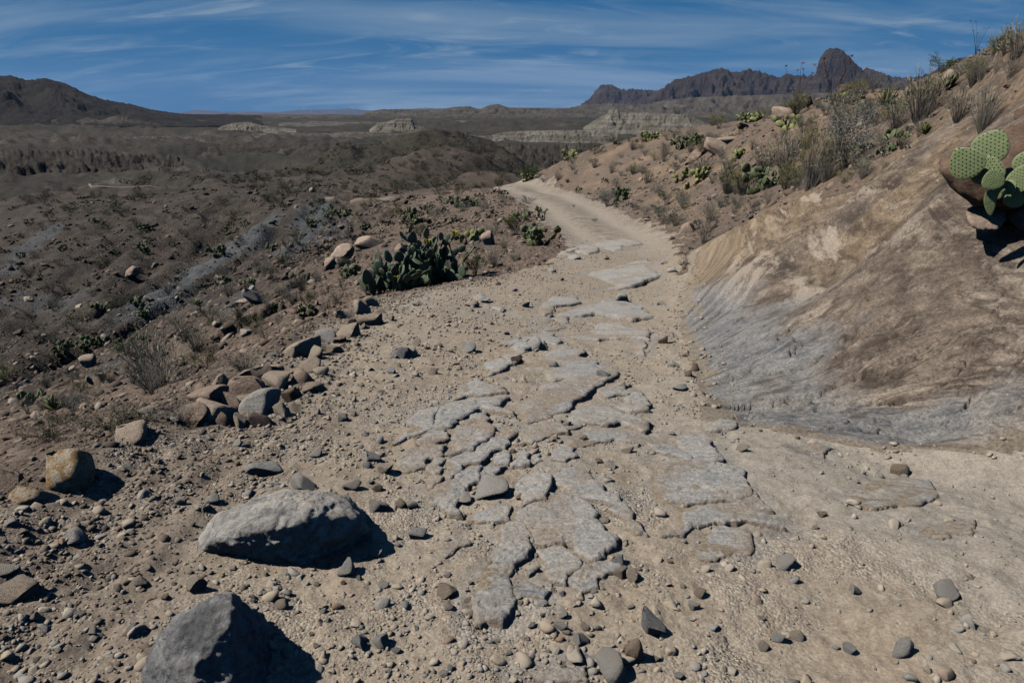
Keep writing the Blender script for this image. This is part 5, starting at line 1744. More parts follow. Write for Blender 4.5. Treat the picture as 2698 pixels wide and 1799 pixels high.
def rosette(seed, n=34):
    r = np.random.default_rng(seed)
    m = MB()
    for k in range(n):
        az, el = r.uniform(0, 2 * math.pi), math.radians(r.uniform(18, 85))
        d = np.array([math.cos(az) * math.cos(el), math.sin(az) * math.cos(el), math.sin(el)])
        s = np.cross(d, [0, 0, 1.01]); s /= np.linalg.norm(s)
        nn = np.cross(s, d)
        L, w = r.uniform(.7, 1.05), 0.055
        c = [d * 0, d * L * .35 - nn * 0.02, d * L * .7 + nn * .02, d * L + nn * .10]
        V = []
        for p, ww in zip(c, (0.8, 1.0, .7, .03)):
            V += [p - s * w * ww + nn * .025 * ww, p - nn * .012, p + s * w * ww + nn * .025 * ww]
        T = []
        for i in range(3):
            for j in range(2):
                a = i * 3 + j
                T += [(a, a + 1, a + 4), (a, a + 4, a + 3)]
        m.add(V, T)
    return m


def wands(seed, n=7, spread=0.35):
    r = np.random.default_rng(seed)
    st, lv = MB(), MB()
    for k in range(n):
        az = 2 * math.pi * k / n + r.normal(0, .3)
        o = spread * r.uniform(.4, 1.1)
        t = np.linspace(0, 1, 9)[:, None]
        d = np.array([math.cos(az), math.sin(az), 0])
        h = r.uniform(.6, 1.0)
        pts = d * o * t ** 1.5 + np.array([0, 0, h]) * t + r.normal(0, .014, (9, 3)) * t
        pts[0, 2] = -.04
        st.tube(pts, .0055, .002, 0, 4)
        e = pts[-1]
        lv.leaves(e + r.normal(0, .008, (7, 3)), r.normal(0, .5, (7, 3)) + [0, 0, 1], .035, 0, r, 2)
    return st, lv


def pad_geo(nu=14, nv=9, thick=0.085, seed=0):
    """one cactus pad: unit width, grows along +Z from its stem end, faces +-Y"""
    V, T = [], []
    rings = np.linspace(0, 1, nv)
    L = 1.15
    for v in rings:
        z = L * v
        w = 0.5 * math.sin(math.pi * min(max(v, 0.0), 1.0) ** 0.72) ** 0.62 if 0 < v < 1 else 0.0
        w = max(w, 0.075 if v == 0 else 0.0)
        t = thick * (0.55 + 0.45 * math.sin(math.pi * v)) * (1 if 0 < v < 1 else 0.5)
        for u in range(nu):
            a = 2 * math.pi * u / nu
            ca, sa = math.cos(a), math.sin(a)
            V.append((w * np.sign(ca) * abs(ca) ** 0.8, t * np.sign(sa) * abs(sa) ** 0.8 * min(1, w / 0.12), z))
    for i in range(nv - 1):
        for j in range(nu):
            a, b = i * nu + j, i * nu + (j + 1) % nu
            T += [(a, b, b + nu), (a, b + nu, a + nu)]
    return np.array(V), np.array(T)


def frame(z, y):
    """rotation with columns x, y, z: pad grows along z, faces y"""
    z = np.array(z, float); z /= np.linalg.norm(z)
    y = np.array(y, float) - z * np.dot(y, z); y /= np.linalg.norm(y) + 1e-9
    return np.stack([np.cross(y, z), y, z], 1)


def grow_pads(seed, n0, ext, levels, size, lean=0.35, kids=(1, 3), face=None):
    """list of (base, 3x3 rotation, width)"""
    r = np.random.default_rng(seed)
    out = []
    cur = []
    for k in range(n0):
        a, q = r.uniform(0, 2 * math.pi), math.sqrt(r.random())
        b = np.array([math.cos(a) * q * ext[0], math.sin(a) * q * ext[1], -0.03])
        z = np.array([b[0] / ext[0] * lean, b[1] / ext[1] * lean, 1]) + r.normal(0, .22, 3)
        cur.append((b, frame(z, r.normal(size=3) * [1, 1, .25] + (face if face is not None else 0)), size * r.uniform(.85, 1.15)))
    for lv in range(levels):
        nxt = []
        for b, R, s in cur:
            out.append((b, R, s))
            if lv == levels - 1:
                continue
            for k in range(r.integers(kids[0], kids[1] + 1)):
                ang = r.uniform(-1.0, 1.0)
                tip = b + R @ np.array([0.47 * s * math.sin(ang), 0, s * (0.60 + 0.50 * math.cos(ang))])
                z = R @ np.array([math.sin(ang) * 1.1, 0, math.cos(ang) * .9]) + r.normal(0, .28, 3) + np.array([0, 0, .35])
                nxt.append((tip, frame(z, R[:, 1] + r.normal(0, .55, 3)), s * r.uniform(.78, 1.02)))
        cur = nxt
    return out


PV, PT = pad_geo()
PVs, PTs = pad_geo(8, 6)


def clump_mesh(name, seed, n0, levels, size, mat, kids=(1, 3)):
    m = MB()
    for b, R, s in grow_pads(seed, n0, (0.42, 0.34), levels, size, 0.5, kids):
        m.add(b + (PVs * s) @ R.T, PTs)
    return m.mesh(name, [mat], True)


# ------------------------------------------------------------------ the plant library: kind -> list of (root mesh, child name, child mesh)
LIB = {}


def lib(kind, variants):
    LIB[kind] = variants


def two(kind, gens, m_st, m_lv, child='foliage'):
    LIB[kind] = [(st.mesh(kind + '_stems', [m_st]), child, lv.mesh(kind + '_' + child, [m_lv])) for st, lv in gens]


two('silver_shrub', [bush(s, 30, .55, 1.0, 2600, .034, .75, 1.5, .008, .6, 7) for s in (1, 2)], ML_TWIG, ML_SILVER)
two('sage_shrub', [bush(s, 26, .75, .85, 1500, .05, .25, 2.2, .008, .6, 5) for s in (3, 4, 5)], ML_TWIG, ML_SAGE)
two('creosote_bush', [bush(s, 18, .72, .95, 1300, .055, .5, 1.9, .009, .5, 5) for s in (6, 7, 8)], ML_WOOD, ML_CREO)
two('green_shrub', [bush(s, 20, .65, 1.0, 1700, .055, .6, 1.8, .010, .6, 5) for s in (9, 10)], ML_WOOD, ML_GREEN)
two('dark_shrub', [bush(s, 26, .95, .9, 2400, .05, .35, 1.8, .010, .6, 5) for s in (11, 12)], ML_WOOD, ML_DARK)
two('yellow_shrub', [bush(s, 18, .7, .9, 1100, .05, .5, 2.4, .008, .5, 5) for s in (13, 14)], ML_WOOD, ML_YEL)
two('twiggy_shrub', [bush(s, 34, .6, 1.0, 260, .04, .7, 2.2, .007, .5, 8) for s in (15, 16)], ML_TWIG, ML_SAGE)
two('grass_clump', [wisp(s, 120, .45) for s in (17, 18, 19)], ML_TWIG, ML_STRAW)
two('green_broom', [wisp(s, 150, .42) for s in (20, 21)], ML_TWIG, ML_YEL)
two('ocotillo', [wands(s, 7, .32) for s in (22, 23)], ML_WOOD, mat_leaf('red_tip', (0.20, 0.05, 0.03), (0.3, 0.09, 0.05)), 'flower_tip')
LIB['agave'] = [(rosette(s).mesh('agave', [ML_AGAVE]), None, None) for s in (24, 25)]
LIB['prickly_pear'] = [(clump_mesh('prickly_pear', s, 8, 3, .26, MP_DULL), None, None) for s in (26, 27, 28)]
LIB['yellow_prickly_pear'] = [(clump_mesh('yellow_prickly_pear', s, 9, 3, .24, MP_YEL), None, None) for s in (29, 30)]
NAME = {'silver_shrub': 'silver_shrub', 'sage_shrub': 'sage_shrub', 'creosote_bush': 'creosote_bush', 'green_shrub': 'green_shrub', 'dark_shrub': 'dark_shrub', 'yellow_shrub': 'yellow_green_shrub', 'twiggy_shrub': 'twiggy_shrub',
        'grass_clump': 'grass_clump', 'green_broom': 'broom_shrub', 'ocotillo': 'ocotillo', 'agave': 'agave', 'prickly_pear': 'prickly_pear', 'yellow_prickly_pear': 'prickly_pear'}
CATN = {'grass_clump': 'grass', 'ocotillo': 'ocotillo', 'agave': 'agave', 'prickly_pear': 'cactus', 'yellow_prickly_pear': 'cactus'}
PLANTED = []


_padm = {}


def pad_plant(kind, p, w, h, u, r, label, group):
    mat = MP_YEL if kind == 'yellow_prickly_pear' else MP_DULL
    if mat.name not in _padm:
        _padm[mat.name] = make_mesh('pad', PVs, PTs); _padm[mat.name].materials.append(mat)
    o = bpy.data.objects.new(NAME[kind], None); COL.objects.link(o)
    o.location = p
    W, Hh = w * u, h * u
    sz = min(0.24, Hh * 0.42)
    for b, R, s in grow_pads(int(r.integers(9999)), max(7, int(W / sz * 2.6)), (W * .36, W * .26), 2 if Hh / sz < 2.4 else 3, sz, .4, (1, 2)):
        b = b + np.array([0, 0, float(ground_z(p[0] + b[0], p[1] + b[1])) - p[2]]) * (1 if b[2] < 0 else 0)
        q = bpy.data.objects.new('pad', _padm[mat.name]); COL.objects.link(q); q.parent = o
        M = np.eye(4); M[:3, :3] = R * s; M[:3, 3] = b
        q.matrix_local = Matrix(M.tolist())
    PLANTED.append((p[0], p[1], W * .5))
    return tag(o, label, 'cactus', group)


def plant(kind, px, py, w, h, label, group=None, seed=0, hitp=None):
    """px, py: foot of the plant in the photograph; w, h its size there"""
    p = hit(px, py, 420) if hitp is None else hitp
    if p is None:
        return None
    if 'prickly' in kind and w > 24:
        return pad_plant(kind, p, w, h, K / FPX * math.sqrt(p[0] ** 2 + p[1] ** 2 + (CAM_H - p[2]) ** 2), np.random.default_rng(int(px * 3 + py * 11)), label, group)
    d = math.sqrt(p[0] ** 2 + p[1] ** 2 + (CAM_H - p[2]) ** 2)
    u = K / FPX * d
    r = np.random.default_rng(int(px * 3 + py * 11 + seed))
    me, cn, cm = LIB[kind][int(r.integers(len(LIB[kind])))]
    ext = max(v.co.x for v in me.vertices) - min(v.co.x for v in me.vertices) if me.name not in _ext else _ext[me.name][0]
    if me.name not in _ext:
        _ext[me.name] = (ext, max(v.co.z for v in me.vertices))
    ex, ez = _ext[me.name]
    o = bpy.data.objects.new(NAME[kind], me)
    COL.objects.link(o)
    o.location = (p[0], p[1], p[2] - 0.01 * h * u)
    sx = w * u / ex
    o.scale = (sx, sx * r.uniform(.85, 1.1), h * u / ez * 1.02)
    o.rotation_euler = (0, 0, r.uniform(0, 6.28))
    if cm is not None:
        c = bpy.data.objects.new(cn, cm)
        COL.objects.link(c)
        c.parent = o
    PLANTED.append((p[0], p[1], w * u * .5))
    return tag(o, label, CATN.get(kind, 'shrub'), group)


_ext = {}

# ------------------------------------------------------------------ the two large prickly pears
pad_me = make_mesh('pad', PV, PT); pad_me.materials.append(MP_BIG)
root = bpy.data.objects.new('prickly_pear', None); COL.objects.link(root)
c0 = hit(958, 655)
root.location = c0
root.rotation_euler = (0, 0, 0)
tag(root, 'big dark blue-green prickly pear with yellow flowers on the left rim', 'cactus')
u0 = K / FPX * math.sqrt(c0[0] ** 2 + c0[1] ** 2 + (CAM_H - c0[2]) ** 2)
pads = []
r_ = np.random.default_rng(5)
# footprint 2352-px 845..1075 wide, tallest right of the middle
for k, (fx, fy, lvl, n0) in enumerate([(-0.86, -0.25, 1, 5), (-0.64, -0.25, 2, 7), (-0.40, -0.2, 3, 8), (-0.14, -0.15, 3, 9), (0.12, -0.1, 4, 10), (0.34, 0.0, 6, 10), (0.24, 0.2, 6, 9), (-0.15, 0.25, 4, 6), (0.60, 0.0, 4, 6)]):
    for b, R, s in grow_pads(40 + k, n0, (0.22, 0.25), lvl, 0.235, 0.25, (1, 1) if lvl > 2 else (1, 2), np.array([-.25, -.6, 0])):
        pads.append((b + np.array([fx * u0 * 120, fy, 0]), R, s))
pads = pads[:299]
for b, R, s in pads:
    if root.location.z + b[2] < ground_z(root.location.x + b[0], root.location.y + b[1]):
        b = b + np.array([0, 0, float(ground_z(root.location.x + b[0], root.location.y + b[1])) - root.location.z - b[2] - 0.03])
    o = bpy.data.objects.new('pad', pad_me); COL.objects.link(o); o.parent = root
    M = np.eye(4); M[:3, :3] = R * np.array([s, s, s * r_.uniform(.95, 1.15)]); M[:3, 3] = b
    o.matrix_local = Matrix(M.tolist())
fm = MB()
fr = np.random.default_rng(3)
fm.leaves(np.zeros((16, 3)), np.stack([np.cos(np.arange(16) * .9), np.sin(np.arange(16) * .9), 0.5 + 0.6 * (np.arange(16) % 3)], 1), .06, 0, fr, 1.4)
flower_me = fm.mesh('flower', [MP_FLOWER])
for px, py in ((982, 550), (914, 636), (935, 575), (1002, 600), (1036, 545)):
    o = bpy.data.objects.new('flower', flower_me); COL.objects.link(o); o.parent = root
    q = pix_at(px, py, c0[1] - 0.42 if py > 600 else c0[1] - 0.15)
    # seat the flower on the nearest pad rim
    tips_ = np.array([b + R @ np.array([0, 0, 1.12 * s]) for b, R, s in pads]) + np.array(root.location)
    k = int(np.argmin(((tips_ - q) ** 2).sum(1)))
    o.location = tips_[k] - np.array(root.location)
    o.scale = (1.3,) * 3

# the pale green one on the overhanging boulder, pad by pad
hero_me = make_mesh('pad', *pad_geo(28, 18, 0.042)); hero_me.materials.append(MP_HERO)
sp = MB()
for iz in range(10):
    for ix in range(-5, 6):
        v = (iz + 0.6) / 10.0
        w = 0.5 * math.sin(math.pi * v ** 0.72) ** 0.62
        x = (ix + 0.5 * (iz % 2)) * 0.115
        if abs(x) > w * 0.93:
            continue
        for sy in (-1, 1):
            b = np.array([x, sy * 0.042 * (0.55 + 0.45 * math.sin(math.pi * v)) * math.sqrt(max(1 - (x / w) ** 2, 0.05)) ** 0.6, 1.15 * v])
            e = 0.019
            V = [b + np.array([-e, 0, -e]), b + np.array([e, 0, -e]), b + np.array([e, 0, e]), b + np.array([-e, 0, e]), b + np.array([0, sy * 0.022, 0])]
            sp.add(V, [(0, 1, 4), (1, 2, 4), (2, 3, 4), (3, 0, 4)])
spine_me = sp.mesh('spine_tufts', [MP_SPINE])
root = bpy.data.objects.new('prickly_pear', None); COL.objects.link(root)
root.location = pix_at(2300, 470, 4.75)
tag(root, 'pale green prickly pear with round dotted pads on the right boulder', 'cactus')
for px, py, w, h, ang, yw, Y in [(2218, 372, 74, 76, -38, -.25, 4.60), (2278, 333, 78, 72, 22, .05, 4.66), (2269, 390, 70, 66, -8, -.1, 4.58), (2281, 411, 46, 46, -15, .3, 4.50), (2274, 466, 28, 58, 168, .75, 4.51), (2288, 441, 38, 32, -30, -.5, 4.56),
                              (2314, 400, 34, 32, 20, .35, 4.64), (2316, 428, 36, 34, 30, -.2, 4.56), (2344, 408, 50, 62, 15, .1, 4.56), (2368, 372, 64, 66, 30, .2, 4.66), (2380, 430, 56, 56, 50, -.2, 4.56), (2330, 455, 40, 40, 10, .2, 4.60)]:
    c = pix_at(px, py, Y)
    u = K / FPX * np.linalg.norm(c - [0, 0, CAM_H])
    d = -(c - np.array([0, 0, CAM_H])); d /= np.linalg.norm(d)
    a = math.radians(ang)
    rt = np.cross([0, 0, 1], d); rt = rt / np.linalg.norm(rt)
    up = np.cross(d, rt)
    z = math.sin(a) * rt + math.cos(a) * up
    y = -(d + yw * rt + np.array([-0.15, 0, 0.25]))
    R = frame(z, y)
    sw, sh = w * u * 0.80, h * u / 1.15 * 0.82
    o = bpy.data.objects.new('pad', hero_me); COL.objects.link(o); o.parent = root
    M = np.eye(4); M[:3, :3] = R * np.array([sw, sw, sh]); M[:3, 3] = c - z * sh * 0.575 - np.array(root.location)
    o.matrix_local = Matrix(M.tolist())
    q = bpy.data.objects.new('spine_tufts', spine_me); COL.objects.link(q); q.parent = o
    q['kind'] = 'stuff'

# ------------------------------------------------------------------ plants one can point at
HAND = [  # crop, kind, foot x, y, height, width (crop px), label
    (C2, 'silver_shrub', 1560, 745, 270, 235, 'tall silver-leaved shrub in white bloom on the right hillside'),
    (C2, 'green_broom', 1405, 835, 265, 150, 'tall wispy green broom left of the silver shrub'),
    (C2, 'grass_clump', 1480, 800, 200, 120, 'dry grey grass between the broom and the silver shrub'),
    (C2, 'grass_clump', 1890, 535, 190, 180, 'large straw grass clump right of the silver shrub'),
    (C2, 'grass_clump', 2165, 580, 175, 95, 'tall grey grass clump at the top edge of the bare rock'),
    (C2, 'grass_clump', 2060, 540, 120, 120, 'grey grass left of the tall grey clump above the bare rock'),
    (C2, 'grass_clump', 1780, 570, 110, 120, 'low straw grass below the large straw clump'),
    (C2, 'green_shrub', 1985, 325, 72, 110, 'dark green bush on the skyline at right'),
    (C2, 'agave', 2020, 395, 62, 105, 'spiky yellow-green agave below the skyline bush'),
    (C2, 'agave', 1740, 470, 70, 110, 'spiky agave among grass below the brown skyline boulder'),
    (C2, 'grass_clump', 2320, 255, 130, 130, 'straw grass on the crest in the top right corner'),
    (C2, 'green_broom', 2240, 270, 110, 100, 'greenish broom on the crest near the top right corner'),
    (C2, 'twiggy_shrub', 2290, 350, 110, 130, 'twiggy bush below the crest in the top right corner'),
    (C2, 'twiggy_shrub', 2160, 360, 100, 120, 'twiggy bush right of the agave'),
    (C2, 'sage_shrub', 2080, 330, 60, 100, 'grey shrub right of the skyline bush'),
    (C2, 'ocotillo', 2135, 245, 110, 50, 'dark dead flower stalks standing on the crest at upper right'),
    (C2, 'ocotillo', 1765, 395, 195, 165, 'ocotillo with thin curved wands against the sky'),
    (C2, 'ocotillo', 1342, 470, 150, 80, 'ocotillo with few wands beside the dark skyline boulder'),
    (C2, 'ocotillo', 1500, 470, 170, 110, 'leaning ocotillo left of the brown skyline boulder'),
    (C2, 'ocotillo', 1110, 500, 140, 110, 'faint ocotillo over the yellow-green bushes on the skyline'),
    (C2, 'yellow_shrub', 1000, 570, 72, 100, 'yellow-green bush on the skyline left of the cactus'),
    (C2, 'yellow_prickly_pear', 1125, 545, 72, 115, 'pale prickly pear on the skyline'),
    (C2, 'yellow_shrub', 1205, 525, 52, 95, 'yellow-green bush right of the skyline cactus'),
    (C2, 'yellow_shrub', 1300, 500, 56, 80, 'yellowish bush in front of the dark skyline boulder'),
    (C2, 'yellow_prickly_pear', 690, 622, 54, 95, 'pale prickly pear on the hill shoulder'),
    (C2, 'yellow_shrub', 660, 632, 40, 50, 'small yellow bush beside the shoulder cactus'),
    (C2, 'yellow_shrub', 770, 620, 50, 70, 'yellow-green bush right of the shoulder cactus'),
    (C2, 'grass_clump', 810, 612, 46, 70, 'straw tuft on the hill shoulder'),
    (C2, 'yellow_prickly_pear', 340, 700, 50, 78, 'pale prickly pear above the far bend'),
    (C2, 'creosote_bush', 450, 682, 54, 90, 'dark bush right of the cactus above the far bend'),
    (C2, 'creosote_bush', 540, 640, 40, 80, 'dark bush left of the shoulder cactus'),
    (C2, 'green_shrub', 165, 795, 74, 105, 'bright green bush with cactus beside the far bend'),
    (C2, 'yellow_prickly_pear', 150, 800, 50, 60, 'pale cactus in front of the bright green bush'),
    (C2, 'creosote_bush', 25, 838, 52, 66, 'round dark bush at the end of the visible trail'),
    (C2, 'sage_shrub', 220, 808, 24, 44, 'small grey shrub beside the far bend'),
    (C2, 'silver_shrub', 505, 915, 95, 105, 'silver-grey bush beside the trail bend'),
    (C2, 'prickly_pear', 572, 885, 72, 90, 'dark prickly pear behind the silver-grey bush'),
    (C2, 'creosote_bush', 370, 858, 22, 48, 'tiny green plant above the wheel tracks'),
    (C2, 'creosote_bush', 303, 830, 18, 22, 'smallest green plant above the wheel tracks'),
    (C2, 'sage_shrub', 722, 852, 50, 74, 'round grey shrub above the trail, upper one'),
    (C2, 'yellow_prickly_pear', 742, 876, 34, 34, 'little pale cactus below the round grey shrub'),
    (C2, 'sage_shrub', 630, 930, 40, 44, 'small grey shrub nearest the wheel track'),
    (C2, 'sage_shrub', 740, 945, 64, 95, 'wide grey shrub above the trail, right one'),
    (C2, 'sage_shrub', 672, 952, 46, 60, 'grey shrub between the small and the wide one'),
    (C2, 'silver_shrub', 838, 925, 62, 66, 'silvery shrub right of the wide grey one'),
    (C2, 'sage_shrub', 752, 992, 60, 110, 'long low grey shrub at the foot of the hillside'),
    (C2, 'sage_shrub', 810, 755, 52, 76, 'grey shrub left of the pale cactus row'),
    (C2, 'yellow_prickly_pear', 905, 806, 62, 120, 'pale yellow-green cactus row on the mid hillside'),
    (C2, 'yellow_prickly_pear', 825, 800, 40, 70, 'left end of the pale cactus row'),
    (C2, 'yellow_prickly_pear', 1080, 702, 46, 90, 'pale cactus above the cactus row'),
    (C2, 'sage_shrub', 1032, 752, 60, 90, 'dark grey shrub right of the cactus row'),
    (C2, 'grass_clump', 930, 770, 80, 140, 'grey-green grass behind the pale cactus row'),
    (C2, 'green_broom', 1110, 860, 120, 140, 'yellow-green broom at the middle of the hillside'),
    (C2, 'grass_clump', 1200, 750, 110, 130, 'grey grass above the yellow-green broom'),
    (C2, 'grass_clump', 1290, 740, 130, 140, 'pale grass left of the tall broom'),
    (C2, 'green_broom', 1290, 830, 110, 80, 'thin broom right of the yellow-green one'),
    (C2, 'twiggy_shrub', 1215, 915, 110, 66, 'bare twiggy shrub at the edge of the bare rock'),
    (C2, 'twiggy_shrub', 1150, 945, 80, 80, 'low twiggy shrub left of the bare one'),
    (C2, 'twiggy_shrub', 930, 1080, 165, 150, 'twiggy green shrub at the foot of the bare rock by the trail'),
    (C2, 'twiggy_shrub', 1000, 905, 50, 90, 'low dry shrub on the orange ledge'),
    (C2, 'yellow_shrub', 715, 712, 56, 60, 'thin yellowish bush on the bare patch'),
    (C2, 'sage_shrub', 672, 690, 34, 50, 'dark little shrub on the bare patch'),
    (C2, 'sage_shrub', 566, 702, 28, 28, 'smallest dark shrub on the bare patch'),
    (C2, 'yellow_prickly_pear', 1570, 455, 50, 100, 'pale cactus at the foot of the brown skyline boulder'),
    (C2, 'yellow_prickly_pear', 1612, 478, 24, 34, 'single pale pads right of the boulder cactus'),
    (C2, 'yellow_prickly_pear', 1305, 578, 66, 50, 'pale cactus left of the silver shrubs'),
    (C2, 'sage_shrub', 1375, 585, 82, 125, 'large grey shrub below the dark skyline boulder'),
    (C2, 'sage_shrub', 1470, 510, 60, 100, 'grey shrub right of the dark skyline boulder'),
    (C2, 'silver_shrub', 1660, 560, 110, 140, 'pale grey bush behind the silver shrub'),
    (C2, 'sage_shrub', 980, 630, 50, 80, 'grey shrub below the yellow-green skyline bush'),
    (C2, 'prickly_pear', 840, 650, 44, 90, 'dark cactus on the hill shoulder'),
    (C2, 'twiggy_shrub', 1660, 720, 70, 90, 'dry twigs right of the silver shrub'),
    (C2, 'twiggy_shrub', 1880, 610, 90, 60, 'bare twigs at the top of the bare rock'),
    (C4, 'yellow_shrub', 1560, 625, 90, 150, 'yellow flowering bush beside the trail behind the big cactus'),
    (C4, 'prickly_pear', 1630, 645, 150, 210, 'prickly pear at the trail edge behind the big one'),
    (C4, 'green_shrub', 1425, 530, 125, 120, 'fresh green bush behind the big prickly pear'),
    (C4, 'dark_shrub', 1470, 570, 130, 140, 'dark bush right of the fresh green one'),
    (C4, 'green_shrub', 1185, 850, 190, 190, 'bright green bush right of the big prickly pear'),
    (C4, 'yellow_prickly_pear', 1135, 625, 120, 130, 'olive prickly pear just behind the big one'),
    (C4, 'creosote_bush', 800, 575, 95, 160, 'dark green bush left of the big prickly pear top'),
    (C4, 'prickly_pear', 755, 495, 85, 115, 'prickly pear on the slope above the dark green bush'),
    (C4, 'ocotillo', 690, 495, 130, 90, 'small ocotillo on the slope left of a prickly pear'),
    (C4, 'creosote_bush', 1062, 308, 62, 92, 'olive bush on the slope below the far bend'),
    (C4, 'creosote_bush', 940, 312, 64, 95, 'dark bush left of the olive one'),
    (C4, 'silver_shrub', 1055, 366, 56, 92, 'silver shrub below the olive bush'),
    (C4, 'creosote_bush', 1235, 238, 30, 56, 'small bush left of the round dark one'),
    (C4, 'creosote_bush', 580, 290, 52, 86, 'green bush by the lower road'),
    (C4, 'agave', 855, 430, 50, 44, 'small yucca on the slope'),
    (C4, 'sage_shrub', 385, 728, 66, 76, 'grey shrub below the jutting rock'),
    (C4, 'sage_shrub', 505, 745, 36, 50, 'small grey shrub right of the one below the jutting rock'),
    (C4, 'sage_shrub', 80, 885, 66, 90, 'grey shrub on the left slope, upper'),
    (C4, 'sage_shrub', 272, 955, 84, 84, 'grey-green shrub left of the big prickly pear foot'),
    (C4, 'sage_shrub', 230, 1045, 84, 95, 'dark grey shrub below the grey-green one'),
    (C4, 'sage_shrub', 45, 1000, 64, 90, 'grey shrub left of the dark grey one'),
    (C4, 'prickly_pear', 282, 440, 56, 84, 'prickly pear on the ravine rim below the lower road'),
    (C4, 'prickly_pear', 172, 460, 44, 66, 'prickly pear left of the one on the ravine rim'),
    (C4, 'prickly_pear', 358, 446, 32, 48, 'little prickly pear right of the ravine rim one'),
    (C4, 'prickly_pear', 530, 510, 48, 64, 'prickly pear at the middle of the slope'),
    (C4, 'creosote_bush', 132, 356, 30, 76, 'dark mat of bush on the lower road edge'),
    (C4, 'creosote_bush', 415, 390, 48, 52, 'upright bush below the lower road'),
    (C4, 'twiggy_shrub', 540, 425, 60, 50, 'grey twiggy bush below the lower road'),
    (C4, 'sage_shrub', 1545, 355, 56, 130, 'dry grey shrub left of the wheel tracks'),
    (C4, 'yellow_shrub', 285, 588, 38, 66, 'rusty yellow bush above the jutting rock'),
    (C4, 'sage_shrub', 1310, 560, 60, 130, 'grey shrub left of the dark bush'),
    (C4, 'silver_shrub', 1165, 505, 36, 50, 'silvery tuft behind the olive prickly pear'),
    (C4, 'creosote_bush', 1860, 384, 26, 30, 'green sprig between the wheel tracks'),
    (C4, 'creosote_bush', 2005, 480, 30, 50, 'thin green sprig at the trail bend'),
    (C4, 'prickly_pear', 1640, 415, 46, 70, 'grey prickly pear left of the wheel tracks'),
    (C3, 'dark_shrub', 640, 1545, 120, 480, 'long dark leafy thicket behind the left rim'),
    (C3, 'dark_shrub', 300, 1570, 130, 330, 'dark thicket behind the rust-stained boulder'),
    (C3, 'twiggy_shrub', 1060, 1480, 150, 220, 'grey twiggy bush left of the rock pile'),
    (C3, 'sage_shrub', 905, 1480, 70, 130, 'bluish shrub right of the long dark thicket'),
    (C3, 'grass_clump', 1440, 1165, 100, 230, 'dry grey grass above the rock pile'),
    (C3, 'twiggy_shrub', 1290, 1240, 80, 190, 'grey bush above the brown blocks'),
    (C3, 'sage_shrub', 1260, 1330, 60, 160, 'grey shrub on the clay above the pile'),
    (C3, 'agave', 330, 1410, 80, 130, 'dark spiky yucca low on the left slope'),
    (C3, 'creosote_bush', 360, 1490, 60, 140, 'olive bush below the yucca'),
    (C3, 'sage_shrub', 570, 1330, 60, 110, 'grey shrub right of the yucca'),
    (C3, 'prickly_pear', 1800, 840, 70, 100, 'prickly pear on the left slope'),
    (C3, 'creosote_bush', 1240, 880, 90, 150, 'green bush at the ravine edge'),
    (C3, 'prickly_pear', 870, 1000, 50, 80, 'prickly pear at the lip of the ravine'),
    (C3, 'green_shrub', 750, 1085, 90, 120, 'green bush in the ravine by the lip'),
    (C3, 'sage_shrub', 770, 1190, 60, 110, 'grey shrub below the lip of the ravine'),
    (C3, 'prickly_pear', 570, 1040, 60, 90, 'prickly pear in the ravine floor, right one'),
    (C3, 'prickly_pear', 380, 1080, 70, 120, 'prickly pear in the ravine floor, left one'),
    (C3, 'prickly_pear', 600, 830, 50, 90, 'prickly pear on the dark ravine side'),
    (C3, 'prickly_pear', 860, 482, 40, 76, 'prickly pear high on the dark ravine side'),
    (C3, 'creosote_bush', 840, 392, 34, 70, 'dark bush high on the ravine side'),
    (C3, 'creosote_bush', 800, 330, 34, 76, 'dark bush near the ravine crest'),
    (C3, 'yellow_shrub', 460, 880, 50, 110, 'olive bush on the dark ravine side'),
    (C3, 'creosote_bush', 590, 570, 44, 66, 'round bush in the middle of the ravine side'),
    (C3, 'creosote_bush', 690, 800, 60, 120, 'dark bush beside the ravine prickly pear'),
    (C3, 'prickly_pear', 1340, 660, 50, 70, 'prickly pear on the blue clay'),
    (C3, 'prickly_pear', 1470, 690, 60, 90, 'prickly pear below the blue clay'),
    (C3, 'twiggy_shrub', 1240, 660, 60, 80, 'grey bush on the blue clay fan'),
    (C3, 'prickly_pear', 1600, 470, 44, 70, 'prickly pear right of the blue clay'),
    (C3, 'creosote_bush', 1660, 560, 46, 60, 'round dark bush right of the blue clay'),
    (C3, 'sage_shrub', 1730, 675, 44, 70, 'grey shrub on the far edge of the left slope'),
    (C3, 'sage_shrub', 1850, 640, 50, 66, 'grey shrub right of the one on the far edge'),
    (C3, 'green_shrub', 20, 1230, 90, 160, 'dark green bush at the left edge of the ravine'),
    (C3, 'creosote_bush', 170, 620, 54, 90, 'dark bush on the left of the ravine side'),
]
for cr, kind, x, y, h, w, lab in HAND:
    px, py = cr((x, y))
    sc = {C2: .51816, C4: .87176 / 2.6133, C3: .87176 / 2.24}[cr]
    plant(kind, px, py, w * sc, h * sc, lab)
tw = plant('creosote_bush', 1572, 615, 34, 22, 'small fresh green sprig at the foot of the bare rock')

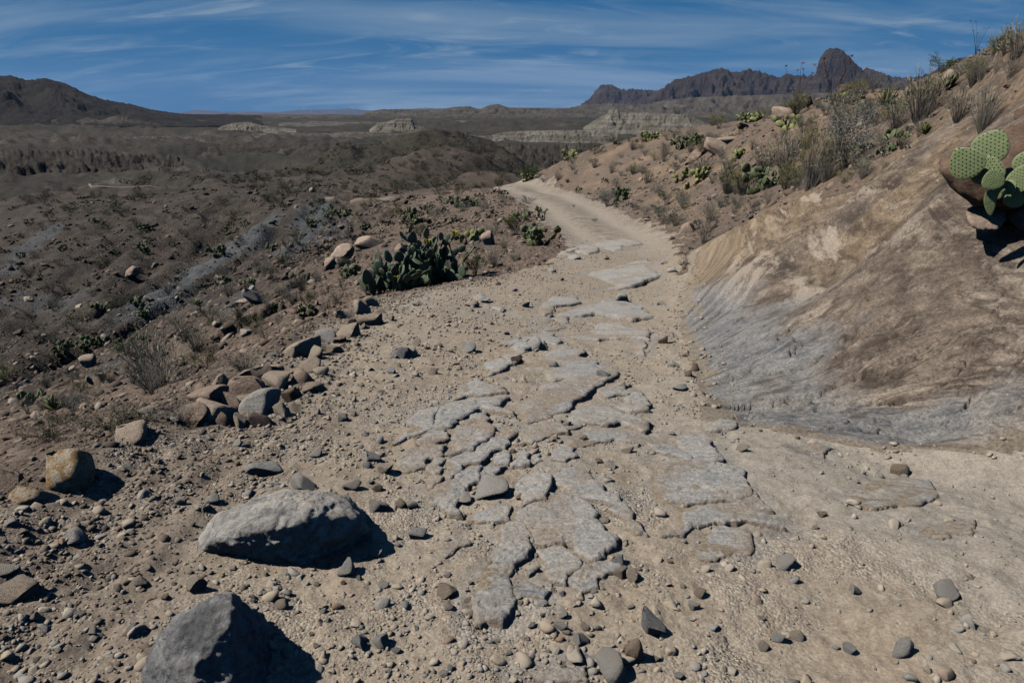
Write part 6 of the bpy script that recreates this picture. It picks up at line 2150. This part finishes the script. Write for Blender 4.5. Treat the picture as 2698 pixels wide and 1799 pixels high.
# ------------------------------------------------------------------ scattered scrub, each plant its own, labelled by where it grows
def region_label(kind, p, px, py, sz):
    k = {'sage_shrub': 'small grey shrub', 'creosote_bush': 'small dark green bush', 'grass_clump': 'dry grass tuft', 'prickly_pear': 'small dull prickly pear', 'yellow_shrub': 'small yellowish bush', 'twiggy_shrub': 'small twiggy bush', 'agave': 'small spiky agave', 'silver_shrub': 'small silvery shrub', 'yellow_prickly_pear': 'small pale prickly pear', 'green_broom': 'small greenish broom'}[kind]
    q = min(LAND3, key=lambda t: (t[1] - px) ** 2 + (1.6 * (t[2] - py)) ** 2)[0]
    z = 'tiny' if sz < 12 else ('small' if sz < 22 else 'mid-sized')
    return k.replace('small', z) if 'small' in k else z + ' ' + k, q


LAND3 = [('in the top right corner', 2280, 160), ('left of the crest stalks', 2120, 220), ('around the agave at right', 2170, 250), ('above the bare rock', 2200, 300), ('right of the silver shrub', 2050, 330), ('behind the silver shrub', 1950, 270),
         ('left of the silver shrub', 1830, 330), ('below the skyline boulders', 1850, 280), ('between skyline cactus and boulders', 1720, 300), ('around the mid hillside rocks', 1620, 350), ('above the pale cactus row', 1680, 360), ('below the pale cactus row', 1600, 450),
         ('on the shoulder of the hill', 1480, 330), ('on the bare patch above the bend', 1470, 390), ('right of the far bend', 1330, 400), ('above the trail bend', 1420, 460), ('by the foot of the hillside', 1540, 500), ('on the skyline above the bend', 1300, 370),
         ('on the right flank of the knoll', 1130, 400), ('on top of the knoll', 980, 350), ('on the left flank of the knoll', 780, 400), ('at the foot of the knoll', 960, 430), ('left of the knoll', 620, 420), ('near the rim block beyond the ravine', 700, 450),
         ('below the lower road', 860, 490), ('above the blue clay fan', 600, 480), ('left of the blue clay fan', 430, 540), ('on the blue clay fan', 500, 600), ('on the ravine crest at left', 250, 500), ('on the far left of the ravine', 60, 600), ('on the middle of the ravine side', 260, 600),
         ('low on the ravine side', 200, 720), ('on the ravine floor', 100, 820), ('at the lip of the ravine', 380, 750), ('above the jutting rock', 780, 530), ('behind the big prickly pear', 1020, 490), ('below the far bend at left', 1150, 470), ('left of the big prickly pear', 740, 650),
         ('above the whitish broken rock', 600, 640), ('left of the rim rocks', 600, 770), ('above the rock pile', 450, 830), ('left of the rock pile', 300, 900), ('at the left edge below the ravine', 60, 920)]


r_ = np.random.default_rng(99)
cnt, tries = 0, 0
while cnt < 500 and tries < 11000:
    tries += 1
    zone = r_.random()
    if zone < 0.44:
        px, py = r_.uniform(1200, 2352), r_.uniform(90, 520)
    elif zone < 0.80:
        px, py = r_.uniform(0, 1250), r_.uniform(440, 950)
    else:
        px, py = r_.uniform(560, 1250), r_.uniform(330, 450)
    p = hit(px, py, 300)
    if p is None or p[1] > 210:
        continue
    if float(grid_val(M_ROAD, p[0], p[1])) > .2 or float(grid_val(M_SLAB, p[0], p[1])) > .2 or (p[0] - XL(p[1]) > -0.6 and XR(p[1]) - p[0] > -0.3 and p[1] < 62):
        continue
    if any((p[0] - a) ** 2 + (p[1] - b) ** 2 < (1.0 * q) ** 2 for a, b, q in PLANTED):
        continue
    right = p[0] > XR(p[1]) and p[1] < 62
    if p[1] > 60:
        kind = ['creosote_bush', 'sage_shrub', 'yellow_shrub'][r_.choice(3, p=[.65, .25, .10])]
        size = r_.uniform(.7, 1.6)
    elif right:
        kind = ['sage_shrub', 'grass_clump', 'twiggy_shrub', 'yellow_shrub', 'prickly_pear', 'silver_shrub', 'agave', 'green_broom'][r_.choice(8, p=[.18, .28, .10, .14, .07, .06, .05, .12])]
        size = r_.uniform(.30, .9) if p[1] > 18 else (r_.uniform(.25, .55) if p[1] > 12 else r_.uniform(.12, .30))
    elif p[1] > 26:
        kind = ['sage_shrub', 'creosote_bush', 'prickly_pear', 'yellow_shrub', 'twiggy_shrub'][r_.choice(5, p=[.30, .33, .17, .08, .12])]
        size = r_.uniform(.35, 1.1)
    else:
        kind = ['sage_shrub', 'twiggy_shrub', 'grass_clump', 'prickly_pear', 'creosote_bush'][r_.choice(5, p=[.42, .18, .16, .1, .14])]
        size = r_.uniform(.2, .55)
    d = math.sqrt(p[0] ** 2 + p[1] ** 2 + (CAM_H - p[2]) ** 2)
    wpx = size / (K / FPX * d)
    lab, grp = region_label(kind, p, px, py, wpx)
    lab, grp = lab + ' ' + grp, 'scrub ' + grp
    asp = {'grass_clump': 1.1, 'green_broom': 1.2, 'twiggy_shrub': .9}.get(kind, .68) * r_.uniform(.85, 1.15)
    if plant(kind, px, py, wpx, wpx * asp, lab, grp, tries, p) is not None:
        cnt += 1

# ------------------------------------------------------------------ far scrub: too many and too small to pick apart
def far_scrub(name, n, seed, rmin, rmax, mat, smin, smax, tmin=-.95, tmax=.95, fn=None, nl=26):
    r = np.random.default_rng(seed)
    t = r.uniform(tmin, tmax, n)
    rad = np.exp(r.uniform(math.log(rmin), math.log(rmax), n))
    x, y = rad * np.sin(t), rad * np.cos(t)
    dens = sst(-.25, .35, fbm(x / 60, y / 60, 4, seed)) * .9 + .15
    if fn is not None:
        dens = dens * fn(x, y, rad)
    k = r.random(n) < dens
    x, y, rad = x[k], y[k], rad[k]
    n = len(x)
    s = r.uniform(smin, smax, n)
    z = ground_z(x, y)
    m = MB()
    q = r.normal(size=(n, nl, 3)); q /= np.linalg.norm(q, axis=2)[..., None]
    q = q * (r.random((n, nl, 1)) ** .4)
    q[..., 2] = np.abs(q[..., 2]) * .8
    P = np.stack([x, y, z], 1)[:, None] + q * s[:, None, None] * .5
    m.leaves(P.reshape(-1, 3), (q + [0, 0, .3]).reshape(-1, 3), np.repeat(s * .22, nl), 0, r, 1.2)
    return tag(obj(name, m.mesh(name, [mat])), kind='stuff')


def f_open(x, y, r):
    return np.where((grid_val(M_ROAD, x, y) < .2) & (grid_val(M_SLAB, x, y) < .2), 1.0, 0.0)


ML_RAV = mat_leaf('ravine_leaf', (0.055, 0.056, 0.042), (0.12, 0.118, 0.09), 0.3)
ML_FAR = mat_leaf('far_leaf', (0.036, 0.037, 0.021), (0.064, 0.062, 0.036), 0.05)
far_scrub('distant_scrub', 12000, 601, 110, 700, ML_FAR, .5, 1.6, fn=f_open, nl=16)
far_scrub('ravine_scrub', 2600, 602, 28, 110, ML_RAV, .2, .75, -.95, .15, fn=f_open, nl=34)
far_scrub('hillside_scrub', 900, 603, 13, 60, ML_SAGE, .12, .35, .1, .75, fn=f_open, nl=40)
